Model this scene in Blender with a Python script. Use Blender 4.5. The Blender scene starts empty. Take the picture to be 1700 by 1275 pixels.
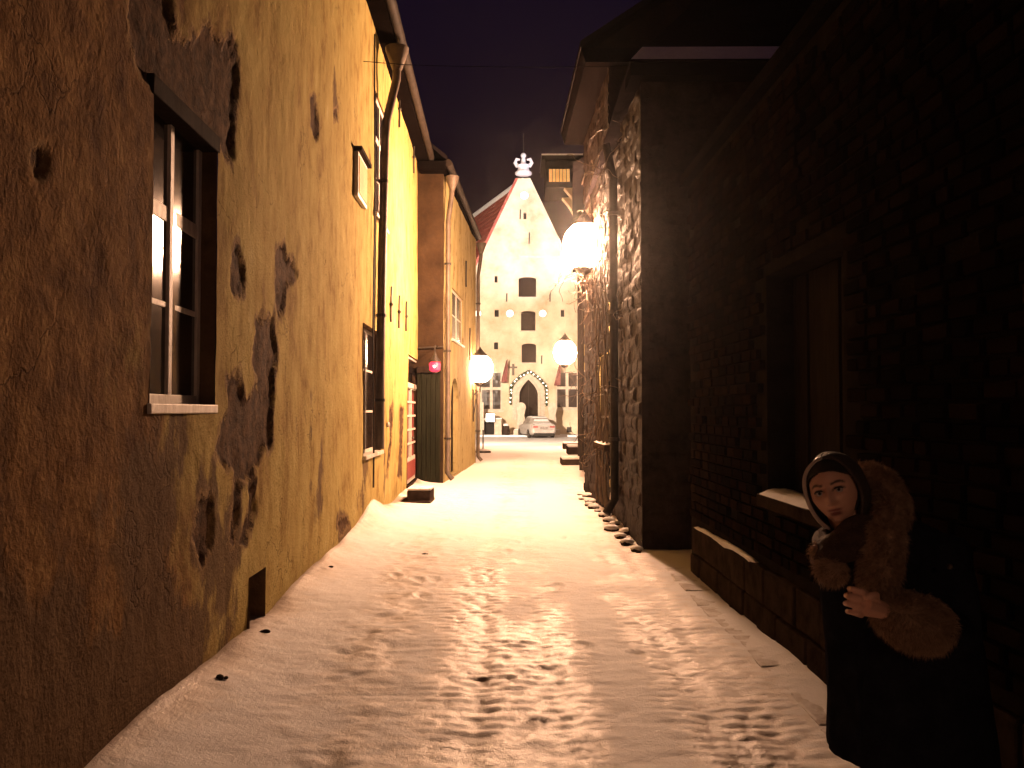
import bpy, math, random
import numpy as np
from mathutils import Vector, Matrix
from mathutils.geometry import tessellate_polygon

random.seed(7)
SC = bpy.context.scene
COL = SC.collection

# ------------------------------------------------------------------ camera
FPX, VPX, VPY = 1440.0, 863.0, 682.0          # photograph is 1700 x 1275
PITCH = math.atan((VPY - 637.5) / FPX)
YAW = math.atan((VPX - 850.0) / FPX)
CAMZ = 1.6
cd = bpy.data.cameras.new('camera')
cam = bpy.data.objects.new('camera', cd)
COL.objects.link(cam)
cd.sensor_width = 36.0
cd.lens = FPX / 1700.0 * 36.0
cd.clip_start = 0.05
cd.clip_end = 600.0
cam.location = (0, 0, CAMZ)
cam.rotation_euler = (math.pi / 2 + PITCH, 0, YAW)
SC.camera = cam
CAMR = Matrix.Rotation(YAW, 3, 'Z') @ Matrix.Rotation(math.pi / 2 + PITCH, 3, 'X')

# ------------------------------------------------------------------ night sky
w = bpy.data.worlds.new('World')
SC.world = w
w.use_nodes = True
nt = w.node_tree
bg = nt.nodes['Background']
sky = nt.nodes.new('ShaderNodeTexSky')
sky.sky_type = 'NISHITA'
sky.sun_disc = False
sky.sun_elevation = math.radians(-3.0)
sky.sun_rotation = math.radians(160)
tint = nt.nodes.new('ShaderNodeMixRGB')
tint.blend_type = 'MULTIPLY'
tint.inputs[0].default_value = 1.0
tint.inputs[2].default_value = (0.85, 0.38, 1.3, 1)
nt.links.new(sky.outputs[0], tint.inputs[1])
nt.links.new(tint.outputs[0], bg.inputs[0])
bg.inputs[1].default_value = 0.10

SC.view_settings.view_transform = 'Standard'
SC.view_settings.look = 'None'
SC.view_settings.exposure = 0.0
SC.view_settings.gamma = 1.0
SC.render.film_transparent = False
SC.cycles.use_denoising = True
SC.cycles.max_bounces = 6
SC.cycles.diffuse_bounces = 3
SC.cycles.glossy_bounces = 3
SC.cycles.transmission_bounces = 3
SC.cycles.transparent_max_bounces = 6
SC.cycles.volume_bounces = 0
SC.cycles.use_adaptive_sampling = True
SC.cycles.adaptive_threshold = 0.06
SC.cycles.sample_clamp_indirect = 4.0
SC.cycles.sample_clamp_direct = 0.0
SC.cycles.caustics_reflective = False
SC.cycles.caustics_refractive = False

LAMP_COL = (1.0, 0.54, 0.31)
HAZE_DENSITY = 0.0005
LAMP_MAIN, LAMP_CORNER, LAMP_FAR = 1230.0, 160.0, 420.0
FLOOD_WARM, FLOOD_COOL = 118000.0, 24000.0

# ------------------------------------------------------------------ helpers
def ray(px, py):
    d = CAMR @ Vector(((px - 850.0) / FPX, (637.5 - py) / FPX, -1.0))
    return d

def at(px, py, Y):
    d = ray(px, py)
    k = Y / d.y
    return Vector((d.x * k, Y, CAMZ + d.z * k))

class Pln:
    """a street-side wall plane X = a + b*Y; hit() takes a photograph pixel to (Y, Z) on it"""
    def __init__(s, a, b):
        s.a, s.b = a, b
    def x(s, Y):
        return s.a + s.b * Y
    def hit(s, px, py):
        d = ray(px, py)
        k = s.a / (d.x - s.b * d.y)
        return d.y * k, CAMZ + d.z * k

def h2(ix, iy, seed):
    n = (ix.astype(np.int64) * 374761393 + iy.astype(np.int64) * 668265263 + seed * 1442695041) & 0xFFFFFFFF
    n = ((n ^ (n >> 13)) * 1274126177) & 0xFFFFFFFF
    return ((n ^ (n >> 16)) & 0xFFFFFF) / float(0xFFFFFF)

def vn(x, y, seed=0):
    x = np.asarray(x, float); y = np.asarray(y, float)
    ix = np.floor(x); iy = np.floor(y)
    fx = x - ix; fy = y - iy
    fx = fx * fx * (3 - 2 * fx); fy = fy * fy * (3 - 2 * fy)
    a = h2(ix, iy, seed); b = h2(ix + 1, iy, seed); c = h2(ix, iy + 1, seed); d = h2(ix + 1, iy + 1, seed)
    return (a + (b - a) * fx) * (1 - fy) + (c + (d - c) * fx) * fy

def fbm(x, y, seed=0, o=4):
    s = 0.0; a = 0.5; t = 0.0
    for k in range(o):
        s = s + a * vn(x * 2 ** k, y * 2 ** k, seed + k * 17); t += a; a *= 0.5
    return s / t

ORG = {}

def tag(o, label=None, cat=None, group=None, kind=None):
    if label: o['label'] = label
    if cat: o['category'] = cat
    if group: o['group'] = group
    if kind: o['kind'] = kind
    return o

def thing(name, label, cat, loc, group=None):
    o = bpy.data.objects.new(name, None)
    o.empty_display_size = 0.2
    COL.objects.link(o)
    o.location = loc
    ORG[o.name] = Vector(loc)
    return tag(o, label, cat, group)

def link_mesh(name, me, mat, parent=None, loc=None):
    """mesh whose vertices are in world coordinates; shifted to its own or its thing's origin"""
    o = bpy.data.objects.new(name, me)
    COL.objects.link(o)
    if mat is not None:
        for m in (mat if isinstance(mat, (list, tuple)) else [mat]):
            me.materials.append(m)
    if parent is not None:
        org = ORG[parent.name]
        o.parent = parent
    else:
        org = Vector(loc if loc is not None else (0, 0, 0))
        o.location = org
    ORG[o.name] = org
    if org.length > 0:
        me.transform(Matrix.Translation(-org))
    return o

class MB:
    def __init__(s):
        s.v = []; s.f = []; s.mi = []; s.cm = 0
    def add(s, vs, fs):
        n = len(s.v)
        s.v.extend([tuple(v) for v in vs])
        s.f.extend([tuple(i + n for i in f) for f in fs])
        s.mi.extend([s.cm] * len(fs))
        return s
    def quad(s, a, b, c, d):
        return s.add([a, b, c, d], [(0, 1, 2, 3)])
    def box(s, c, d, rz=0.0, rx=0.0, ry=0.0, taper=1.0):
        hx, hy, hz = d[0] / 2, d[1] / 2, d[2] / 2
        R = Matrix.Rotation(rz, 3, 'Z') @ Matrix.Rotation(rx, 3, 'X') @ Matrix.Rotation(ry, 3, 'Y')
        vs = []
        for z in (-1, 1):
            t = taper if z > 0 else 1.0
            for x, y in ((-1, -1), (1, -1), (1, 1), (-1, 1)):
                vs.append(Vector(c) + R @ Vector((x * hx * t, y * hy * t, z * hz)))
        return s.add(vs, [(3, 2, 1, 0), (4, 5, 6, 7), (0, 1, 5, 4), (1, 2, 6, 5), (2, 3, 7, 6), (3, 0, 4, 7)])
    def bb(s, x0, x1, y0, y1, z0, z1):
        return s.box(((x0 + x1) / 2, (y0 + y1) / 2, (z0 + z1) / 2), (abs(x1 - x0), abs(y1 - y0), abs(z1 - z0)))
    def hexa(s, p):
        """eight corners: bottom four then top four"""
        return s.add(p, [(3, 2, 1, 0), (4, 5, 6, 7), (0, 1, 5, 4), (1, 2, 6, 5), (2, 3, 7, 6), (3, 0, 4, 7)])
    def tube(s, pts, r, n=8, caps=True):
        pts = [Vector(p) for p in pts]
        rs = r if isinstance(r, (list, tuple)) else [r] * len(pts)
        ref = None; vs = []
        for i, p in enumerate(pts):
            t = (pts[min(i + 1, len(pts) - 1)] - pts[max(i - 1, 0)])
            t.normalize()
            if ref is None:
                ref = Vector((0, 0, 1)) if abs(t.z) < 0.9 else Vector((1, 0, 0))
            u = (ref - t * ref.dot(t))
            if u.length < 1e-5: u = t.orthogonal()
            u.normalize(); ref = u; v2 = t.cross(u)
            for k in range(n):
                a = 2 * math.pi * k / n
                vs.append(p + (u * math.cos(a) + v2 * math.sin(a)) * rs[i])
        fs = []
        for i in range(len(pts) - 1):
            for k in range(n):
                fs.append((i * n + k, i * n + (k + 1) % n, (i + 1) * n + (k + 1) % n, (i + 1) * n + k))
        if caps:
            fs.append(tuple(range(n - 1, -1, -1)))
            fs.append(tuple((len(pts) - 1) * n + k for k in range(n)))
        return s.add(vs, fs)
    def lathe(s, prof, c, n=16, axis='Z', sx=1.0, sy=1.0, ph=0.0):
        c = Vector(c); vs = []
        for r, h in prof:
            for k in range(n):
                a = 2 * math.pi * k / n + ph
                x, y = r * math.cos(a) * sx, r * math.sin(a) * sy
                if axis == 'Z': q = Vector((x, y, h))
                elif axis == 'Y': q = Vector((x, h, y))
                else: q = Vector((h, x, y))
                vs.append(c + q)
        fs = []
        for i in range(len(prof) - 1):
            for k in range(n):
                fs.append((i * n + k, i * n + (k + 1) % n, (i + 1) * n + (k + 1) % n, (i + 1) * n + k))
        fs.append(tuple(range(n - 1, -1, -1)))
        fs.append(tuple((len(prof) - 1) * n + k for k in range(n)))
        return s.add(vs, fs)
    def ball(s, c, r, n=12, m=8, R=None):
        c = Vector(c)
        r = r if isinstance(r, (list, tuple)) else (r, r, r)
        vs = []; fs = []
        for i in range(m + 1):
            th = math.pi * i / m
            for k in range(n):
                a = 2 * math.pi * k / n
                q = Vector((r[0] * math.sin(th) * math.cos(a), r[1] * math.sin(th) * math.sin(a), r[2] * math.cos(th)))
                vs.append(c + (R @ q if R else q))
        for i in range(m):
            for k in range(n):
                fs.append((i * n + k, (i + 1) * n + k, (i + 1) * n + (k + 1) % n, i * n + (k + 1) % n))
        return s.add(vs, fs)
    def plate(s, outer, holes, f3, d3):
        """flat polygon with holes; f3 takes (u, v) to a 3-D point, d3 is the thickness vector"""
        polys = [outer] + list(holes)
        tri = tessellate_polygon([[Vector((p[0], p[1], 0)) for p in q] for q in polys])
        flat = [p for q in polys for p in q]
        d3 = Vector(d3)
        vs = [Vector(f3(*p)) for p in flat]; n = len(vs)
        vs += [v + d3 for v in vs]
        fs = [tuple(t) for t in tri] + [(t[2] + n, t[1] + n, t[0] + n) for t in tri]
        b = 0
        for q in polys:
            m = len(q)
            for k in range(m):
                i, j = b + k, b + (k + 1) % m
                fs.append((i, j, j + n, i + n))
            b += m
        return s.add(vs, fs)
    def mesh(s, name, smooth=False, angle=40):
        me = bpy.data.meshes.new(name)
        me.from_pydata(s.v, [], s.f)
        me.update()
        if len(set(s.mi)) > 1:
            me.polygons.foreach_set('material_index', s.mi)
        if smooth:
            me.shade_smooth()
            me.set_sharp_from_angle(angle=math.radians(angle))
        return me
    def build(s, name, mat, parent=None, loc=None, smooth=False, angle=40, bevel=0.0, fix=True):
        me = s.mesh(name, smooth, angle)
        if fix:
            import bmesh
            bm = bmesh.new(); bm.from_mesh(me)
            bmesh.ops.recalc_face_normals(bm, faces=bm.faces)
            bm.to_mesh(me); bm.free()
        o = link_mesh(name, me, mat, parent, loc)
        if bevel > 0:
            m = o.modifiers.new('bevel', 'BEVEL'); m.width = bevel; m.segments = 2; m.limit_method = 'ANGLE'
        return o

def grid_mesh(name, P, keep=None, attrs=None, smooth=True, flip=False):
    """P: (n, m, 3) array of points; keep: (n-1, m-1) mask of cells"""
    n, m = P.shape[:2]
    idx = np.arange(n * m).reshape(n, m)
    q = np.stack([idx[:-1, :-1], idx[1:, :-1], idx[1:, 1:], idx[:-1, 1:]], -1)
    if flip: q = q[..., ::-1]
    q = q[keep] if keep is not None else q.reshape(-1, 4)
    q = np.ascontiguousarray(q).reshape(-1, 4)
    me = bpy.data.meshes.new(name)
    me.vertices.add(n * m)
    me.vertices.foreach_set('co', np.ascontiguousarray(P, dtype=np.float32).ravel())
    nf = len(q)
    me.loops.add(nf * 4)
    me.loops.foreach_set('vertex_index', q.astype(np.int32).ravel())
    me.polygons.add(nf)
    me.polygons.foreach_set('loop_start', (np.arange(nf) * 4).astype(np.int32))
    me.polygons.foreach_set('loop_total', np.full(nf, 4, dtype=np.int32))
    me.update(calc_edges=True)
    me.validate()
    for k, a in (attrs or {}).items():
        t = me.attributes.new(k, 'FLOAT', 'POINT')
        t.data.foreach_set('value', np.ascontiguousarray(a, dtype=np.float32).ravel())
    if smooth: me.shade_smooth()
    return me

def axis_pts(a, b, step, cuts=()):
    n = max(1, int(round((b - a) / step)))
    p = list(np.linspace(a, b, n + 1))
    for c in cuts:
        if a < c < b:
            k = int(np.argmin([abs(x - c) for x in p]))
            if 0 < k < len(p) - 1: p[k] = c
            else: p.append(c)
    return np.array(sorted(set(p)))

def hf_wall(name, pln, out, ys, zs, holes, depth, mat, parent, attrs=None, reveal=0.2, reveal_mat=None):
    """street wall as a relief; out = +1 / -1 is the side the street is on; holes (y0,y1,z0,z1) with reveals"""
    Yg, Zg = np.meshgrid(ys, zs, indexing='ij')
    D = depth(Yg, Zg)
    keep = np.ones((len(ys) - 1, len(zs) - 1), bool)
    yc = (ys[:-1] + ys[1:]) / 2; zc = (zs[:-1] + zs[1:]) / 2
    for (a, b, c, d) in holes:
        keep &= ~(((yc > a) & (yc < b))[:, None] & ((zc > c) & (zc < d))[None, :])
    P = np.stack([pln.a + pln.b * Yg + out * D, Yg, Zg], -1)
    at_ = {k: f(Yg, Zg) for k, f in (attrs or {}).items()}
    me = grid_mesh(name, P, keep, at_, flip=(out < 0))
    o = link_mesh(name, me, mat, parent)
    for (a, b, c, d) in holes:
        m = MB()
        def e(y, z, k): return (pln.x(y) + out * k, y, z)
        i, f_ = -reveal, 0.004
        m.quad(e(a, c, f_), e(a, d, f_), e(a, d, i), e(a, c, i))
        m.quad(e(b, c, f_), e(b, d, f_), e(b, d, i), e(b, c, i))
        m.quad(e(a, d, f_), e(b, d, f_), e(b, d, i), e(a, d, i))
        m.quad(e(a, c, f_), e(b, c, f_), e(b, c, i), e(a, c, i))
        m.build('reveal', reveal_mat or mat, parent, fix=False)
    return o

# ------------------------------------------------------------------ materials
MATS = {}
def new_mat(name):
    m = bpy.data.materials.new(name); m.use_nodes = True
    MATS[name] = m
    return m, m.node_tree, m.node_tree.nodes['Principled BSDF']

def N(nt, t, **kw):
    n = nt.nodes.new(t)
    for k, v in kw.items():
        if k.startswith('_'): setattr(n, k[1:], v)
        else: n.inputs[k].default_value = v
    return n

def noise(nt, vec, scale, detail=6.0, rough=0.6):
    n = N(nt, 'ShaderNodeTexNoise', Scale=scale, Detail=detail, Roughness=rough)
    nt.links.new(vec, n.inputs['Vector'])
    return n.outputs['Fac']

def mapped(nt, sc=(1, 1, 1)):
    tc = N(nt, 'ShaderNodeTexCoord'); mp = N(nt, 'ShaderNodeMapping')
    mp.inputs['Scale'].default_value = sc
    nt.links.new(tc.outputs['Object'], mp.inputs['Vector'])
    return mp.outputs['Vector']

def ramp(nt, fac, stops):
    r = N(nt, 'ShaderNodeValToRGB')
    e = r.color_ramp.elements
    while len(e) < len(stops): e.new(0.5)
    for k, (p, c) in enumerate(stops):
        e[k].position = p; e[k].color = (*c, 1) if len(c) == 3 else c
    nt.links.new(fac, r.inputs['Fac'])
    return r.outputs['Color']

def mix(nt, fac, a, b, mode='MIX'):
    n = N(nt, 'ShaderNodeMixRGB', _blend_type=mode)
    for k, v in ((0, fac), (1, a), (2, b)):
        if isinstance(v, (int, float)): n.inputs[k].default_value = v
        elif isinstance(v, (tuple, list)): n.inputs[k].default_value = (*v, 1)
        else: nt.links.new(v, n.inputs[k])
    return n.outputs[0]

def bump(nt, bs, h, strength, dist=0.02):
    b = N(nt, 'ShaderNodeBump', Strength=strength, Distance=dist)
    nt.links.new(h, b.inputs['Height'])
    nt.links.new(b.outputs[0], bs.inputs['Normal'])

def math_(nt, op, a, b=0.0):
    n = N(nt, 'ShaderNodeMath', _operation=op)
    for k, v in ((0, a), (1, b)):
        if isinstance(v, (int, float)): n.inputs[k].default_value = v
        else: nt.links.new(v, n.inputs[k])
    return n.outputs[0]

def pmat(name, c1, c2, rough=0.8, scale=3.0, bscale=25.0, bstr=0.35, stretch=(1, 1, 1), metal=0.0, spec=0.4, bdist=0.02):
    m, nt, bs = new_mat(name)
    v = mapped(nt, stretch)
    f = noise(nt, v, scale, 7.0, 0.65)
    c = ramp(nt, f, [(0.32, c1), (0.68, c2)])
    nt.links.new(c, bs.inputs['Base Color'])
    bs.inputs['Roughness'].default_value = rough
    bs.inputs['Metallic'].default_value = metal
    bs.inputs['Specular IOR Level'].default_value = spec
    if bstr > 0:
        bump(nt, bs, noise(nt, v, bscale, 5.0, 0.6), bstr, bdist)
    return m

def emat(name, col, strength, lights=False):
    m, nt, bs = new_mat(name)
    m.cycles.emission_sampling = 'FRONT' if lights else 'NONE'
    bs.inputs['Base Color'].default_value = (*[min(1, c) * 0.8 for c in col], 1)
    bs.inputs['Emission Color'].default_value = (*col, 1)
    bs.inputs['Emission Strength'].default_value = strength
    return m
# ------------------------------------------------------------------ shared materials
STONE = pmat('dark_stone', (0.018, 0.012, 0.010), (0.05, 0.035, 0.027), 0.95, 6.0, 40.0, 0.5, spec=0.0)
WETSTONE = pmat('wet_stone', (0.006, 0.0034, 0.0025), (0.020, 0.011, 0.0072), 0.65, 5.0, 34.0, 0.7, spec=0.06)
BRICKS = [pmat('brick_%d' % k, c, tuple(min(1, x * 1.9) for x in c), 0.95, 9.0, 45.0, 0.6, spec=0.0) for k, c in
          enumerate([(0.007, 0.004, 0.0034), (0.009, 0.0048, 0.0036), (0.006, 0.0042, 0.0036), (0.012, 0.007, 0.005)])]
MORTAR = pmat('mortar', (0.014, 0.011, 0.009), (0.028, 0.021, 0.017), 0.95, 6.0, 60.0, 0.6, spec=0.0)
DUSTED = pmat('snow_dusted_stone', (0.40, 0.34, 0.30), (0.80, 0.79, 0.79), 0.8, 8.0, 60.0, 0.5)
SETT = pmat('dusted_sett', (0.12, 0.08, 0.055), (0.50, 0.40, 0.33), 0.6, 22.0, 60.0, 0.5)
SNOW = pmat('snow', (0.74, 0.74, 0.77), (0.84, 0.84, 0.86), 0.75, 14.0, 70.0, 0.35, spec=0.35, bdist=0.01)
IRON = pmat('iron', (0.02, 0.018, 0.016), (0.05, 0.04, 0.032), 0.55, 12.0, 60.0, 0.2, metal=0.4)
ZINC = pmat('zinc', (0.06, 0.046, 0.034), (0.13, 0.10, 0.075), 0.6, 5.0, 40.0, 0.2, metal=0.2)
DARKWOOD = pmat('dark_wood', (0.012, 0.008, 0.006), (0.028, 0.019, 0.014), 0.85, 5.0, 30.0, 0.4, (6, 6, 0.6), spec=0.02)
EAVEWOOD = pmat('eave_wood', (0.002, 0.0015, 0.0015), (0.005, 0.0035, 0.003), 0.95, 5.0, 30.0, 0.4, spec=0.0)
WHITEWOOD = pmat('white_painted_wood', (0.42, 0.37, 0.31), (0.66, 0.61, 0.54), 0.55, 8.0, 40.0, 0.25, (3, 3, 0.8))
REDWOOD = pmat('red_painted_wood', (0.16, 0.035, 0.03), (0.27, 0.06, 0.05), 0.5, 8.0, 40.0, 0.25)
GREENWOOD = pmat('green_painted_wood', (0.008, 0.009, 0.005), (0.018, 0.019, 0.011), 0.8, 6.0, 30.0, 0.35, (4, 4, 0.5), spec=0.03)
TILE = pmat('red_roof_tile', (0.22, 0.05, 0.035), (0.38, 0.10, 0.07), 0.75, 4.0, 12.0, 0.6)
DARKROOF = pmat('dark_roof', (0.006, 0.005, 0.0055), (0.014, 0.011, 0.0115), 0.95, 3.0, 14.0, 0.6, spec=0.0)
DARKZINC = pmat('weathered_zinc', (0.012, 0.0095, 0.008), (0.03, 0.023, 0.018), 0.7, 5.0, 40.0, 0.2, spec=0.06)
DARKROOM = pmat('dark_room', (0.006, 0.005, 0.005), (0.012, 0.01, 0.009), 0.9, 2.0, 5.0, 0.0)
LIMEWASH = pmat('limewash', (0.36, 0.28, 0.17), (0.70, 0.61, 0.47), 0.9, 0.45, 9.0, 0.3)
PALESTONE = pmat('pale_carved_stone', (0.42, 0.36, 0.29), (0.60, 0.54, 0.45), 0.85, 4.0, 20.0, 0.5)

def glass_mat(name, rough, col):
    m, nt, bs = new_mat(name)
    v = mapped(nt)
    bs.inputs['Base Color'].default_value = (*col, 1)
    bs.inputs['Roughness'].default_value = rough
    bs.inputs['Specular IOR Level'].default_value = 0.9
    bs.inputs['IOR'].default_value = 1.52
    bump(nt, bs, noise(nt, v, 2.2, 2.0, 0.5), 0.02, 0.02)
    return m
GLASS = glass_mat('old_window_glass', 0.10, (0.012, 0.010, 0.010))
GLASS2 = glass_mat('leaded_window_glass', 0.3, (0.02, 0.013, 0.011))
GLASS2.node_tree.nodes['Principled BSDF'].inputs['Specular IOR Level'].default_value = 0.12

# snow of the lane: trodden and driven where the slush attribute says so
m, nt, bs = new_mat('lane_snow')
v = mapped(nt)
a = N(nt, 'ShaderNodeAttribute', _attribute_name='slush')
n1 = noise(nt, v, 9.0, 6.0, 0.65)
f = math_(nt, 'ADD', a.outputs['Fac'], math_(nt, 'MULTIPLY', math_(nt, 'SUBTRACT', n1, 0.5), 0.75))
c = ramp(nt, f, [(0.12, (0.80, 0.79, 0.80)), (0.50, (0.66, 0.60, 0.55)), (0.78, (0.46, 0.38, 0.32)), (1.0, (0.30, 0.23, 0.18))])
nt.links.new(c, bs.inputs['Base Color'])
r = ramp(nt, f, [(0.2, (0.75,) * 3), (0.8, (0.38,) * 3)])
nt.links.new(r, bs.inputs['Roughness'])
bs.inputs['Specular IOR Level'].default_value = 0.4
hgt = math_(nt, 'ADD', noise(nt, v, 38.0, 5.0, 0.7), math_(nt, 'MULTIPLY', noise(nt, v, 130.0, 2.0, 0.5), 0.4))
bump(nt, bs, hgt, 0.55, 0.014)
LANESNOW = m

# ------------------------------------------------------------------ street planes
PL = Pln(-1.72, -0.0265)                       # left house
P2 = Pln(-1.66 - 0.0452 * 18.7, 0.0452)        # left corner house
P1 = Pln(1.86, -0.021)                         # right brick house
PR = Pln(1.79, -0.0294)                        # right stone houses
PF = Pln(1.35 - 0.06 * 17, 0.06)               # right far houses

# ------------------------------------------------------------------ ground
def g0(Y):
    t = np.clip((np.asarray(Y, float) - 28.0) / 32.0, 0, 1)
    return -0.28 * t * t * (3 - 2 * t)

RP, CW = 0.105, 0.17
def cobble(X, Y):
    X = X + 0.10 * (fbm(X * 2.3, Y * 2.3, 81, 3) - 0.5)
    Y = Y + 0.16 * (fbm(X * 1.3 + 9, Y * 1.7, 82, 3) - 0.5)
    r = np.floor(Y / RP)
    v_ = Y / RP - r - 0.5
    sh = h2(r, r * 0 + 3, 5)
    cx = X / CW + sh
    c_ = np.floor(cx)
    u = cx - c_ - 0.5
    b = (1 - np.clip(np.abs(u) * 2.05, 0, 1) ** 4) * np.clip((v_ + 0.5) / 0.18, 0, 1) * (1.12 - 0.9 * (v_ + 0.5))
    return b, r, c_

def tracks(X, Y):
    wob = 0.06 * np.sin(Y * 0.5)
    n = fbm(X * 1.6, Y * 0.55, 11, 4)
    near = np.clip((13.0 - Y) / 5.0, 0.25, 1)
    c = np.exp(-(np.abs(X + 0.12 - wob) / 0.46) ** 3) * np.clip((n - 0.12) * 2.4, 0, 1) * near
    r = np.exp(-(np.abs(X - 1.08 - wob) / 0.33) ** 3) * np.clip((n - 0.12) * 2.4, 0, 1) * near
    l = np.exp(-(np.abs(X + 1.02 - wob) / 0.30) ** 3) * np.clip((n - 0.36) * 4.0, 0, 1) * near
    return c, r, l

_rp = random.Random(77)
PRINT_LIST = []
for _k in range(20):
    _y = _rp.uniform(3.0, 12.5); _x = _rp.choice((-1.05, -0.95, -0.8, -0.2, 0.35, 0.9)) + _rp.gauss(0, 0.16)
    PRINT_LIST.append((_x, _y, _rp.uniform(-0.35, 0.35)))
def PRINTS(X, Y):
    d = np.zeros(X.shape)
    for (px_, py_, a_) in PRINT_LIST:
        m_ = (np.abs(X - px_) < 0.35) & (np.abs(Y - py_) < 0.35)
        if not m_.any(): continue
        u = (X[m_] - px_) * math.cos(a_) + (Y[m_] - py_) * math.sin(a_); v_ = -(X[m_] - px_) * math.sin(a_) + (Y[m_] - py_) * math.cos(a_)
        wd = 0.048 + 0.010 * np.sin(v_ * 18)
        q = np.sqrt((u / wd) ** 2 + (v_ / 0.145) ** 2)
        d[m_] = d[m_] + 0.010 * np.clip((1.15 - q) / 0.3, 0, 1) - 0.006 * np.exp(-((q - 1.35) / 0.2) ** 2)
    return d

def snow_h(X, Y):
    c, r, l = tracks(X, Y)
    w = np.clip(c + r + 0.45 * l, 0, 1)
    b, _, _ = cobble(X, Y)
    inlane = (Y < 30)
    z = g0(Y) + 0.035 + 0.035 * (fbm(X * 0.7, Y * 0.7, 3, 3) - 0.5)
    z = z + np.where(inlane, w * (0.0135 * b * np.clip(2.4 * vn(X * 3.1, Y * 3.1, 9) - 0.30, 0, 1.1) - 0.010), 0)
    # footprints and clods in the left track
    z = z + np.where(inlane, l * (0.05 * (fbm(X * 7, Y * 6, 21, 3) - 0.5)), 0)
    z = z + 0.016 * (fbm(X * 4, Y * 5, 31, 3) - 0.5) + (0.006 + 0.014 * w) * (fbm(X * 13, Y * 16, 33, 3) - 0.5)
    for (tx, td) in ((-0.30, 0.013), (0.10, 0.011), (1.0, 0.012), (1.24, 0.010)):
        z = z - np.where(inlane, td * np.exp(-((X - tx - 0.07 * np.sin(Y * 0.45 + tx)) / 0.085) ** 2) * np.clip(2.2 * vn(X * 0 + tx * 7, Y * 0.9, 14) - 0.3, 0, 1), 0)
    z = z - np.where(Y < 14, PRINTS(X, Y), 0)
    # snow lying against the houses
    dl = X - (PL.a + PL.b * Y)
    z = z + np.where(Y < 18.7, 0.10 * np.exp(-np.clip(dl, 0, 9) / 0.22) * (0.35 + 1.3 * vn(Y * 0.9, Y * 0 + 4, 8)), 0)
    bank = np.exp(-((Y - 11.8) / 1.3) ** 2) * np.exp(-np.clip(dl, 0, 9) / 0.30)
    z = z + 0.20 * bank
    dr = (P1.a + P1.b * Y) - X
    z = z + np.where(Y < 8.6, 0.05 * np.exp(-np.clip(dr, 0, 9) / 0.18) * vn(Y * 1.1, Y * 0 + 7, 12), 0)
    return z

xs = np.concatenate([np.linspace(-70, -3.2, 24), np.arange(-3.0, 2.6, 0.026), np.linspace(2.7, 70, 24)])
ys = np.concatenate([np.linspace(-25, 1.8, 12), np.arange(2.0, 10.0, 0.018), np.arange(10.0, 20.0, 0.05), np.arange(20.0, 36.0, 0.15), np.linspace(36.5, 70, 60), np.linspace(74, 160, 12)])
Xg, Yg = np.meshgrid(xs, ys, indexing='ij')
Zg = snow_h(Xg, Yg)
c, r, l = tracks(Xg, Yg)
bb_, _, _ = cobble(Xg, Yg)
slush = np.clip((c * 1.25 + r * 1.35) * (0.30 + 0.70 * (1 - bb_)) * (0.5 + 1.4 * vn(Xg * 3, Yg * 3.5, 19)) + l * 0.75 * fbm(Xg * 5, Yg * 5, 77, 3) * 1.3, 0, 1)
slush = np.where(Yg < 32, slush, 0.05) + 0.12 * np.clip(fbm(Xg * 1.1, Yg * 1.1, 41, 4) - 0.5, 0, 1)
edge = np.exp(-np.clip((PR.a + PR.b * Yg) - Xg, 0, 9) / 0.12) * ((Yg > 9.9) & (Yg < 17))
edgel = np.exp(-np.clip(Xg - (PL.a + PL.b * Yg), 0, 9) / 0.16) * (Yg < 18.6) * (0.3 + 1.2 * vn(Yg * 2.2, Yg * 0 + 2, 88))
slush = np.clip(slush + 0.7 * edge + 0.95 * edgel, 0, 1)
ground = link_mesh('ground', grid_mesh('ground', np.stack([Xg, Yg, Zg], -1), None, {'slush': slush}), LANESNOW)
tag(ground, kind='structure')

def snow1(x, y):
    return float(snow_h(np.array([[x]]), np.array([[y]]))[0, 0])

# ------------------------------------------------------------------ left plastered house
m, nt, bs = new_mat('ochre_plaster')
v = mapped(nt); vs_ = mapped(nt, (1.0, 1.2, 0.75)); vv = mapped(nt, (1.0, 3.2, 0.45))
pe = N(nt, 'ShaderNodeAttribute', _attribute_name='peel')
st = N(nt, 'ShaderNodeAttribute', _attribute_name='stain')
ol = N(nt, 'ShaderNodeAttribute', _attribute_name='near_falloff')
n_edge = noise(nt, v, 7.0, 5.0, 0.7)
pe_n = math_(nt, 'ADD', pe.outputs['Fac'], math_(nt, 'MULTIPLY', math_(nt, 'SUBTRACT', n_edge, 0.5), 0.30))
fac = ramp(nt, math_(nt, 'ADD', math_(nt, 'MULTIPLY', pe_n, 8.0), 0.5), [(0.38, (0, 0, 0)), (0.62, (0.96, 0.96, 0.96))])
base = ramp(nt, noise(nt, vs_, 2.4, 5.0, 0.68), [(0.30, (0.20, 0.125, 0.04)), (0.45, (0.33, 0.25, 0.085)), (0.62, (0.39, 0.315, 0.115)), (0.78, (0.46, 0.385, 0.18))])
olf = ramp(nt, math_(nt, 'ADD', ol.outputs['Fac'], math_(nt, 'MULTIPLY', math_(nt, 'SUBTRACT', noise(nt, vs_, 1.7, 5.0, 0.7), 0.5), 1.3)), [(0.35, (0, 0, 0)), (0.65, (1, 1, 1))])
base = mix(nt, olf, base, ramp(nt, noise(nt, v, 4.5, 5.0, 0.7), [(0.3, (0.085, 0.043, 0.02)), (0.55, (0.19, 0.105, 0.04)), (0.75, (0.29, 0.18, 0.075))]))
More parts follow.
